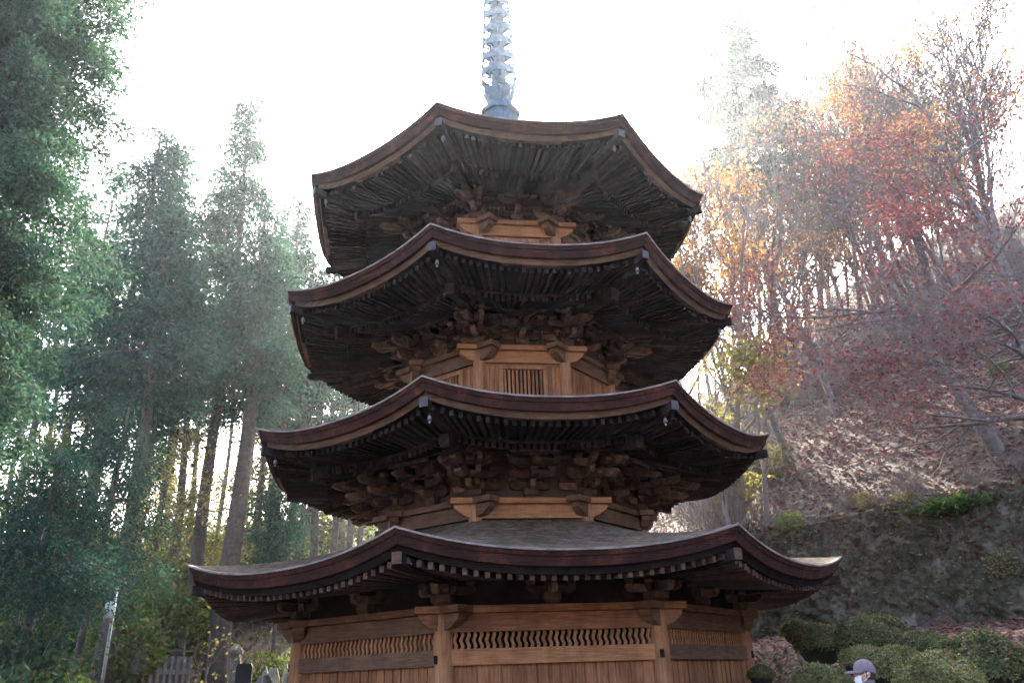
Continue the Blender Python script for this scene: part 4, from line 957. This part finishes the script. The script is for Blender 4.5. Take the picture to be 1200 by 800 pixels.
b = MB(); b.lathe([(0.06, hz-0.14), (0.1, hz-0.1), (0.1, hz+0.14), (0.05, hz+0.18)], 14, (0.0, -0.14, 0)); b.build('lamp_head', M['lampglass'], lp, True)
b = MB(); b.tube([(0, 0, hz+0.1), (0.0, -0.13, hz+0.17)], [0.02, 0.02], 6); b.tube([(0, 0, hz+0.5), (0.12, -0.05, hz+0.53)], [0.018, 0.018], 6); b.box((0.14, -0.06, hz+0.53), (0.12, 0.06, 0.07)); b.build('bracket_arm', M['pole'], lp)
# stone fence
a_ = at(160, 772, 24); c_ = at(222, 765, 26); va = Vector((a_.x, a_.y, 0)); vb = Vector((c_.x, c_.y, 0)); dl = (vb-va); ez = dl.normalized(); ang = math.atan2(ez.y, ez.x)
g = Vector((va.x, va.y, H(va.x, va.y))); fn = empty('stone_fence', g, ang); tag(fn, 'low grey stone picket fence among the shrubs left of the pagoda', 'fence')
topz = at(190, 767, 25).z-g.z; L_ = dl.length; npk = 9
pk = MB(); pk.box((0, 0, (topz-0.3)/2-0.02), (0.14, 0.14, topz+0.3)); pk.box((0, 0, topz+0.13+0.0), (0.14, 0.14, 0.03), None); me = pk.mesh('picket')
for i in range(npk): obj('picket', me, M['stone'], fn, (L_*i/(npk-1), 0, 0))
rl = MB(); rl.box((L_/2, 0, topz-0.42), (L_+0.5, 0.1, 0.14)); rl.box((L_/2, 0, -0.1), (L_+0.6, 0.26, 0.4)); rl.build('rail', M['stone'], fn)
def pillar(px, top, dist, lab, w):
    p = at(px, top, dist); g = Vector((p.x, p.y, H(p.x, p.y))); h = p.z-g.z; r_ = empty('stone_pillar', g, R(12)); tag(r_, lab, 'pillar', 'square stone pillars left of the pagoda')
    MB().box((0, 0, h/2-0.15), (w, w, h-0.1)).build('shaft', M['stone'], r_)
    c = MB(); c.loft([[(sx*q, sy*q, z) for sx, sy in ((-1, -1), (1, -1), (1, 1), (-1, 1))] for q, z in ((w*.62, h-0.2), (w*.66, h-0.12), (w*.2, h+0.02), (0.01, h+0.04))], True, True, True); c.build('cap', M['stone'], r_)
pillar(277, 756, 23, 'square grey stone pillar with a pointed cap, right of the bare saplings', 0.28)
pillar(213, 735, 27, 'square grey stone pillar among the shrubs, behind the stone fence', 0.3)
p = at(287, 777, 20); g = Vector((p.x, p.y, H(p.x, p.y))); h = p.z-g.z
sb = empty('sign_board', g, R(10)); tag(sb, 'dark navy upright board with a rounded top near the left wall of the pagoda', 'board')
b = MB(); w_ = 0.17; b.prism([(-w_, 0.02), (w_, 0.02), (w_, h-0.06), (w_*0.8, h), (-w_*0.8, h), (-w_, h-0.06)], (0, 0, 0), (1, 0, 0), (0, 0, 1), (0, 1, 0), 0.09); b.build('panel', M['navy'], sb)
MB().box((0, 0, -0.05), (0.42, 0.2, 0.16)).build('foot', M['stone'], sb)
def gorinto(px, top, dist, lab, w):
    p = at(px, top, dist); g = Vector((p.x, p.y, H(p.x, p.y))); h = max(0.7, p.z-g.z); r_ = empty('stone_stupa', g, R(20)); tag(r_, lab, 'stone stupa', 'small stone stupas beside the pagoda wall')
    s = h/1.0
    MB().box((0, 0, 0.1*s), (w*1.3, w*1.3, 0.36*s)).build('base', M['pale_rock'], r_)
    MB().lathe([(w*.3, .28*s), (w*.52, .36*s), (w*.52, .46*s), (w*.3, .54*s)], 14).build('round_body', M['pale_rock'], r_, True)
    c = MB(); c.loft([[(sx*q, sy*q, z*s) for sx, sy in ((-1, -1), (1, -1), (1, 1), (-1, 1))] for q, z in ((w*.5, .54), (w*.75, .6), (w*.72, .65), (w*.25, .78))], True, True, True); c.build('roof', M['pale_rock'], r_)
    MB().lathe([(w*.15, .78*s), (w*.28, .85*s), (w*.2, .93*s), (0.01, 1.0*s)], 12).build('finial', M['pale_rock'], r_, True)
gorinto(312, 780, 21, 'small pale stone stupa left of its twin near the pagoda wall', 0.3)
gorinto(336, 778, 21, 'small pale stone stupa right of its twin, closest to the pagoda wall', 0.3)
def rock(px, top, dist, lab, r, seed):
    rng = np.random.RandomState(seed); p = at(px, top, dist); gz = H(p.x, p.y); hh = max(0.25, p.z-gz); b = MB(); loops = []
    ph = rng.uniform(0, 6, 4)
    for i in range(1, 9):
        a = math.pi*i/9; loops.append([((r*math.sin(a)*(1+.25*math.sin(2*t+ph[0])+.15*math.sin(5*t+ph[1]+i)))*math.cos(t), (r*math.sin(a)*(1+.25*math.sin(2*t+ph[0])+.15*math.sin(5*t+ph[1]+i)))*math.sin(t), hh*.5-(hh*.5+.1)*math.cos(a)) for t in (6.283*k/14 for k in range(14))])
    b.loft(loops, True, True, True); o = b.build('rock', M['pale_rock'], None, False, (p.x, p.y, gz)); tag(o, lab, 'rock', 'pale rocks by the pagoda wall')
rock(321, 784, 20.3, 'pale pointed rock between the two small stone stupas', 0.2, 1)
rock(309, 793, 19.5, 'pale rounded rock in front of the left stone stupa', 0.26, 2)
rock(339, 792, 19.5, 'greenish pale rock in front of the right stone stupa', 0.24, 3)
# bare saplings with a few yellow leaves
for px, top, dist, sd, lab in [(252, 690, 21, 1, 'leaning bare sapling with a hanging tuft of yellow leaves'), (268, 705, 22, 2, 'pale crooked sapling trunk left of the pointed-cap stone pillar'), (240, 695, 22.5, 3, 'thin straight tan sapling stem in front of the stone pillars')]:
    g = ground_at(px, 790, dist); h = height_to(px, top, dist, g)
    sk = skeleton(900+sd, h*0.8, 0.045, 2, lean=((-0.15, 0), (0.06, 0), (0.02, 0))[sd-1], spread=0.6, nchild=((5, 4), (4, 4), (2, 2))[sd-1], ratio=0.42, wig=0.14 if sd < 3 else 0.03, minr=0.005)
    broad('sapling', lab, g, sk, 'grey_bark', tip_leaves('crown', sk[1][:40], 3, (0.12, 0.12, 0.15), 0.1, 0.04, sd, 0.5), 'yellow', 'saplings left of the pagoda')

# ================================================================== PERSON
def person():
    p = at(1012, 775, 9.3); g = Vector((p.x, p.y, H(p.x, p.y))); hp = p.z-g.z
    root_z = g.z; s = hp/1.72; 
    skin = simple('skin', (0.5, 0.28, 0.19), (0.56, 0.33, 0.23), 12, 0.5, 0.02)
    cloth_b = simple('blue_jacket', (0.03, 0.07, 0.22), (0.05, 0.1, 0.3), 25, 0.85, 0.2); trs = simple('grey_trousers', (0.05, 0.05, 0.055), (0.08, 0.08, 0.085), 25, 0.9, 0.2)
    capm = simple('lilac_grey_cloth', (0.15, 0.115, 0.13), (0.21, 0.165, 0.18), 30, 0.9, 0.2); maskm = simple('white_mask_cloth', (0.75, 0.75, 0.76), (0.82, 0.82, 0.83), 30, 0.8, 0.05)
    hair = simple('dark_hair', (0.02, 0.017, 0.016), (0.05, 0.045, 0.045), 40, 0.7, 0.3); shoe = simple('dark_shoe', (0.03, 0.028, 0.026), (0.05, 0.045, 0.04), 20, 0.7, 0.1)
    # facing -x in its own axes; joints and radii
    def skinned(name, verts, edges, radii, m, parent, sub=2):
        me = bpy.data.meshes.new(name); me.from_pydata(verts, edges, []); o = bpy.data.objects.new(name, me); COL.objects.link(o)
        md = o.modifiers.new('s', 'SKIN'); 
        for i, r in enumerate(radii): me.skin_vertices[0].data[i].radius = (r, r) if not isinstance(r, tuple) else r
        me.skin_vertices[0].data[0].use_root = True
        md.use_smooth_shade = True
        sb_ = o.modifiers.new('u', 'SUBSURF'); sb_.levels = sub; sb_.render_levels = sub
        bpy.context.view_layer.update(); dg = bpy.context.evaluated_depsgraph_get(); nm = bpy.data.meshes.new_from_object(o.evaluated_get(dg)); nm.name = name
        bpy.data.objects.remove(o); nm.materials.clear(); nm.polygons.foreach_set('use_smooth', [True]*len(nm.polygons))
        return obj(name, nm, m, parent)
    V_ = [(0, 0, .95), (0, 0, 1.12), (0, 0, 1.28), (0.0, 0, 1.40), (-0.005, 0, 1.47), (-0.012, 0, 1.53)]; E_ = [(0, 1), (1, 2), (2, 3), (3, 4), (4, 5)]; R_ = [(.13, .16), (.11, .14), (.12, .17), (.09, .13), (.055, .055), (.052, .052)]
    for sg in (-1, 1):
        o = len(V_); V_ += [(0, sg*.1, .88), (-.005, sg*.105, .48), (.015, sg*.105, .09), (-.1, sg*.11, .04)]; E_ += [(0, o), (o, o+1), (o+1, o+2), (o+2, o+3)]; R_ += [.085, .055, .04, .035]
        o = len(V_); V_ += [(0, sg*.19, 1.38), (.02, sg*.24, 1.1), (-.06, sg*.25, .87), (-.085, sg*.25, .79)]; E_ += [(3, o), (o, o+1), (o+1, o+2), (o+2, o+3)]; R_ += [.055, .042, .03, (.018, .036)]
        for f in range(4):
            q = len(V_); V_ += [(-.09-.0-.012*(f-1.5)*2, sg*.25, .75), (-.095-.022*(f-1.5), sg*.248, .72-.006*(2-abs(f-1.5))), (-.1-.022*(f-1.5), sg*.24, .69-.006*(2-abs(f-1.5)))]; E_ += [(o+3, q), (q, q+1), (q+1, q+2)]; R_ += [.0095, .0085, .0075]
        q = len(V_); V_ += [(-.115, sg*.24, .775), (-.125, sg*.235, .745)]; E_ += [(o+3, q), (q, q+1)]; R_ += [.011, .009]
    body = skinned('person', V_, E_, R_, skin, None)
    body.location = g; body.scale = (s,)*3; body.rotation_euler = (0, 0, R(-8))
    tag(body, 'person in a lilac-grey cap and white face mask walking left past the clipped bushes', 'person')
    # head joined to the body mesh: an ellipsoid with brow, nose, chin and ears
    hb = MB(); loops = []; nn = 22
    for i in range(1, 20):
        a = math.pi*i/20; z = 1.605-.118*math.cos(a)*-1 if False else 1.61+.118*math.cos(math.pi-a); rr = math.sin(a)
        lp_ = []
        for k in range(nn):
            t = 2*math.pi*k/nn; x = .094*rr*math.cos(t); y = .073*rr*math.sin(t)
            if z < 1.57: x -= .016*(1.57-z)/.08*(1 if math.cos(t) < 0 else 2.2*-1*0.6); y *= 1-.25*(1.57-z)/.08
            fr = max(0, -math.cos(t))
            x -= .024*max(0, 1-abs(z-1.595)/.028)*(fr**14); x += .008*max(0, 1-abs(z-1.63)/.014)*(fr**3)*(1 if abs(math.sin(t)) > .2 else 0)
            x -= .007*max(0, 1-abs(z-1.553)/.012)*(fr**6)
            lp_.append((x-.012, y, z))
        loops.append(lp_)
    hb.loft(loops, True, True, True)
    for sg in (-1, 1):
        hb.prism([(-.012, -.03), (.012, -.026), (.022, .008), (.014, .03), (-.008, .028), (-.014, .0)], (.004, sg*.074, 1.6), (1, 0, 0), (0, 0, 1), (0, 1, 0), .016)
    import bmesh
    bm = bmesh.new(); bm.from_mesh(body.data); hm = hb.mesh('t', True); bm.from_mesh(hm); bm.to_mesh(body.data); bm.free()
    # clothes
    jk = MB()
    jk.loft([[(q[0]*math.cos(t)+c, q[1]*math.sin(t), z) for t in (6.283*k/20 for k in range(20))] for q, c, z in (((.165, .2), 0, .84), ((.16, .195), 0, 1.0), ((.15, .19), 0, 1.15), ((.15, .215), 0, 1.3), ((.125, .2), 0, 1.39), ((.085, .12), 0, 1.445), ((.072, .078), 0, 1.47), ((.078, .08), 0, 1.525), ((.07, .072), 0, 1.526), ((.064, .066), 0, 1.47))])
    jk.build('jacket', cloth_b, body, True)
    for sg in (-1, 1):
        a_ = MB(); a_.tube([(0, sg*.15, 1.385), (0, sg*.2, 1.36), (.02, sg*.245, 1.1), (-.055, sg*.255, .87), (-.065, sg*.255, .85)], [.07, .078, .06, .048, .046], 14, False); a_.build('sleeve', cloth_b, body, True)
        t_ = MB(); t_.tube([(0, sg*.07, .97), (0, sg*.1, .85), (-.005, sg*.105, .48), (.015, sg*.105, .08)], [.12, .108, .078, .068], 14, False); t_.build('trouser_leg', trs, body, True)
        t_ = MB(); t_.loft([[(x_+xs*math.cos(t), sg*.108+ys*math.sin(t), z) for t in (6.283*k/14 for k in range(14))] for x_, xs, ys, z in ((-.045, .135, .05, 0.0), (-.045, .14, .052, .03), (-.03, .12, .05, .07), (.01, .06, .048, .11))], True, True, True); t_.build('shoe', shoe, body, True)
    hr = MB(); loops = []
    for i in range(0, 9):
        z = 1.70-.15*i/8; rr = 1.03*math.sqrt(max(.05, 1-((z-1.61)/.12)**2)); loops.append([(.1*rr*math.cos(t)+.0, .079*rr*math.sin(t), z) for t in np.linspace(-1.75, 1.75, 17)])
    hr.loft(loops, False); hr.build('hair', hair, body, True)
    cp_ = MB(); loops = []
    for i in range(0, 9):
        a = math.pi/2*i/8; rr = math.cos(a)**.75; z = 1.632+.115*math.sin(a); loops.append([((.112*max(rr, .03))*math.cos(t)-.008+.012*(1-rr), .092*max(rr, .03)*math.sin(t), z-(.03*max(0, math.cos(t)) if i == 0 else .022*max(0, math.cos(t))*(1-i/8))) for t in (6.283*k/24 for k in range(24))])
    cp_.loft(loops, True, False, True); cap = cp_.build('cap', capm, body, True)
    br = MB(); up_, dn = [], []
    for j in range(13):
        t = math.pi*(0.5+0.9*(j/12-.5)+.5-.0); cx_, sy_ = math.cos(t), math.sin(t)
        up_.append([(.105*cx_-.008, .088*sy_, 1.638), (.15*cx_-.02, .09*sy_, 1.636-.004*abs(sy_)), (.185*cx_-.03+.05*abs(sy_)*0.4, .082*sy_, 1.622-.02*abs(sy_))])
    br.loft(up_, False); o_ = br.build('brim', capm, cap, True); sd_ = o_.modifiers.new('t', 'SOLIDIFY'); sd_.thickness = .006
    cp_ = MB(); cp_.lathe([(.008, 1.744), (.008, 1.75), (.001, 1.752)], 8, (-.0, 0, 0)); cp_.build('button', capm, cap)
    mk = MB(); rows = []
    for i in range(7):
        z = 1.60-.085*i/6; bulge = math.sin(math.pi*(i+.6)/7.2)
        rows.append([((-.086-.026*bulge)*math.cos(t)-.012, .079*math.sin(t)*(1-.2*i/6), z-.012*math.cos(t)) for t in np.linspace(-1.05, 1.05, 11)])
    mk.loft(rows, False); mask = mk.build('face_mask', maskm, body, True); sd_ = mask.modifiers.new('t', 'SOLIDIFY'); sd_.thickness = .003
    sl_ = MB()
    for sg in (-1, 1):
        for z0_, z1_ in ((1.59, 1.615), (1.53, 1.585)): sl_.tube([(-.055, sg*.068, z0_), (-.02, sg*.078, (z0_+z1_)/2), (.012, sg*.084, z1_)], [.0025]*3, 4)
    sl_.build('ear_loop', maskm, mask)
person()

# ================================================================== HAZE
hz_ = MB().box((0, 0, 32), (640, 640, 84)).build('haze', None); tag(hz_, kind='stuff')
m, nt = mat('haze_air'); pv = node(nt, 'ShaderNodeVolumePrincipled'); pv.inputs['Color'].default_value = (0.85, 0.93, 1.0, 1); pv.inputs['Density'].default_value = 0.0007; pv.inputs['Anisotropy'].default_value = 0.8
oo = node(nt, 'ShaderNodeOutputMaterial'); nt.links.new(pv.outputs[0], oo.inputs['Volume']); hz_.data.materials.append(m)
# ================================================================== LIGHT
SUN_EL, SUN_AZ = R(33), R(4)          # azimuth from +y towards +x
w = bpy.data.worlds.new('World'); S.world = w; w.use_nodes = True
nt = w.node_tree; nt.nodes.clear()
sky = nt.nodes.new('ShaderNodeTexSky'); sky.sky_type = 'NISHITA'; sky.sun_disc = False
sky.sun_elevation = SUN_EL; sky.sun_rotation = SUN_AZ; sky.dust_density = 5.0; sky.air_density = 0.8
bg = nt.nodes.new('ShaderNodeBackground'); bg.inputs[1].default_value = 0.15
ow = nt.nodes.new('ShaderNodeOutputWorld'); nt.links.new(sky.outputs[0], bg.inputs[0]); nt.links.new(bg.outputs[0], ow.inputs[0])
sl = bpy.data.lights.new('sun', 'SUN'); sl.energy = 3.2; sl.angle = R(0.53); sl.color = (1.0, 0.93, 0.82)
so = bpy.data.objects.new('sun', sl); COL.objects.link(so); so.location = (0, 60, 60)
d = Vector((math.sin(SUN_AZ)*math.cos(SUN_EL), math.cos(SUN_AZ)*math.cos(SUN_EL), math.sin(SUN_EL)))
so.rotation_euler = d.to_track_quat('Z', 'Y').to_euler()
v = S.view_settings; v.view_transform = 'Standard'; v.look = 'None'; v.exposure = EXPOSURE; v.gamma = 1
S.cycles.use_denoising = True
try: S.cycles.denoiser = 'OPENIMAGEDENOISE'
except Exception: pass
S.cycles.max_bounces = 8; S.cycles.diffuse_bounces = 5; S.cycles.transparent_max_bounces = 8; S.cycles.volume_bounces = 0
S.cycles.use_adaptive_sampling = True; S.cycles.adaptive_threshold = 0.02
S.cycles.sample_clamp_indirect = 6
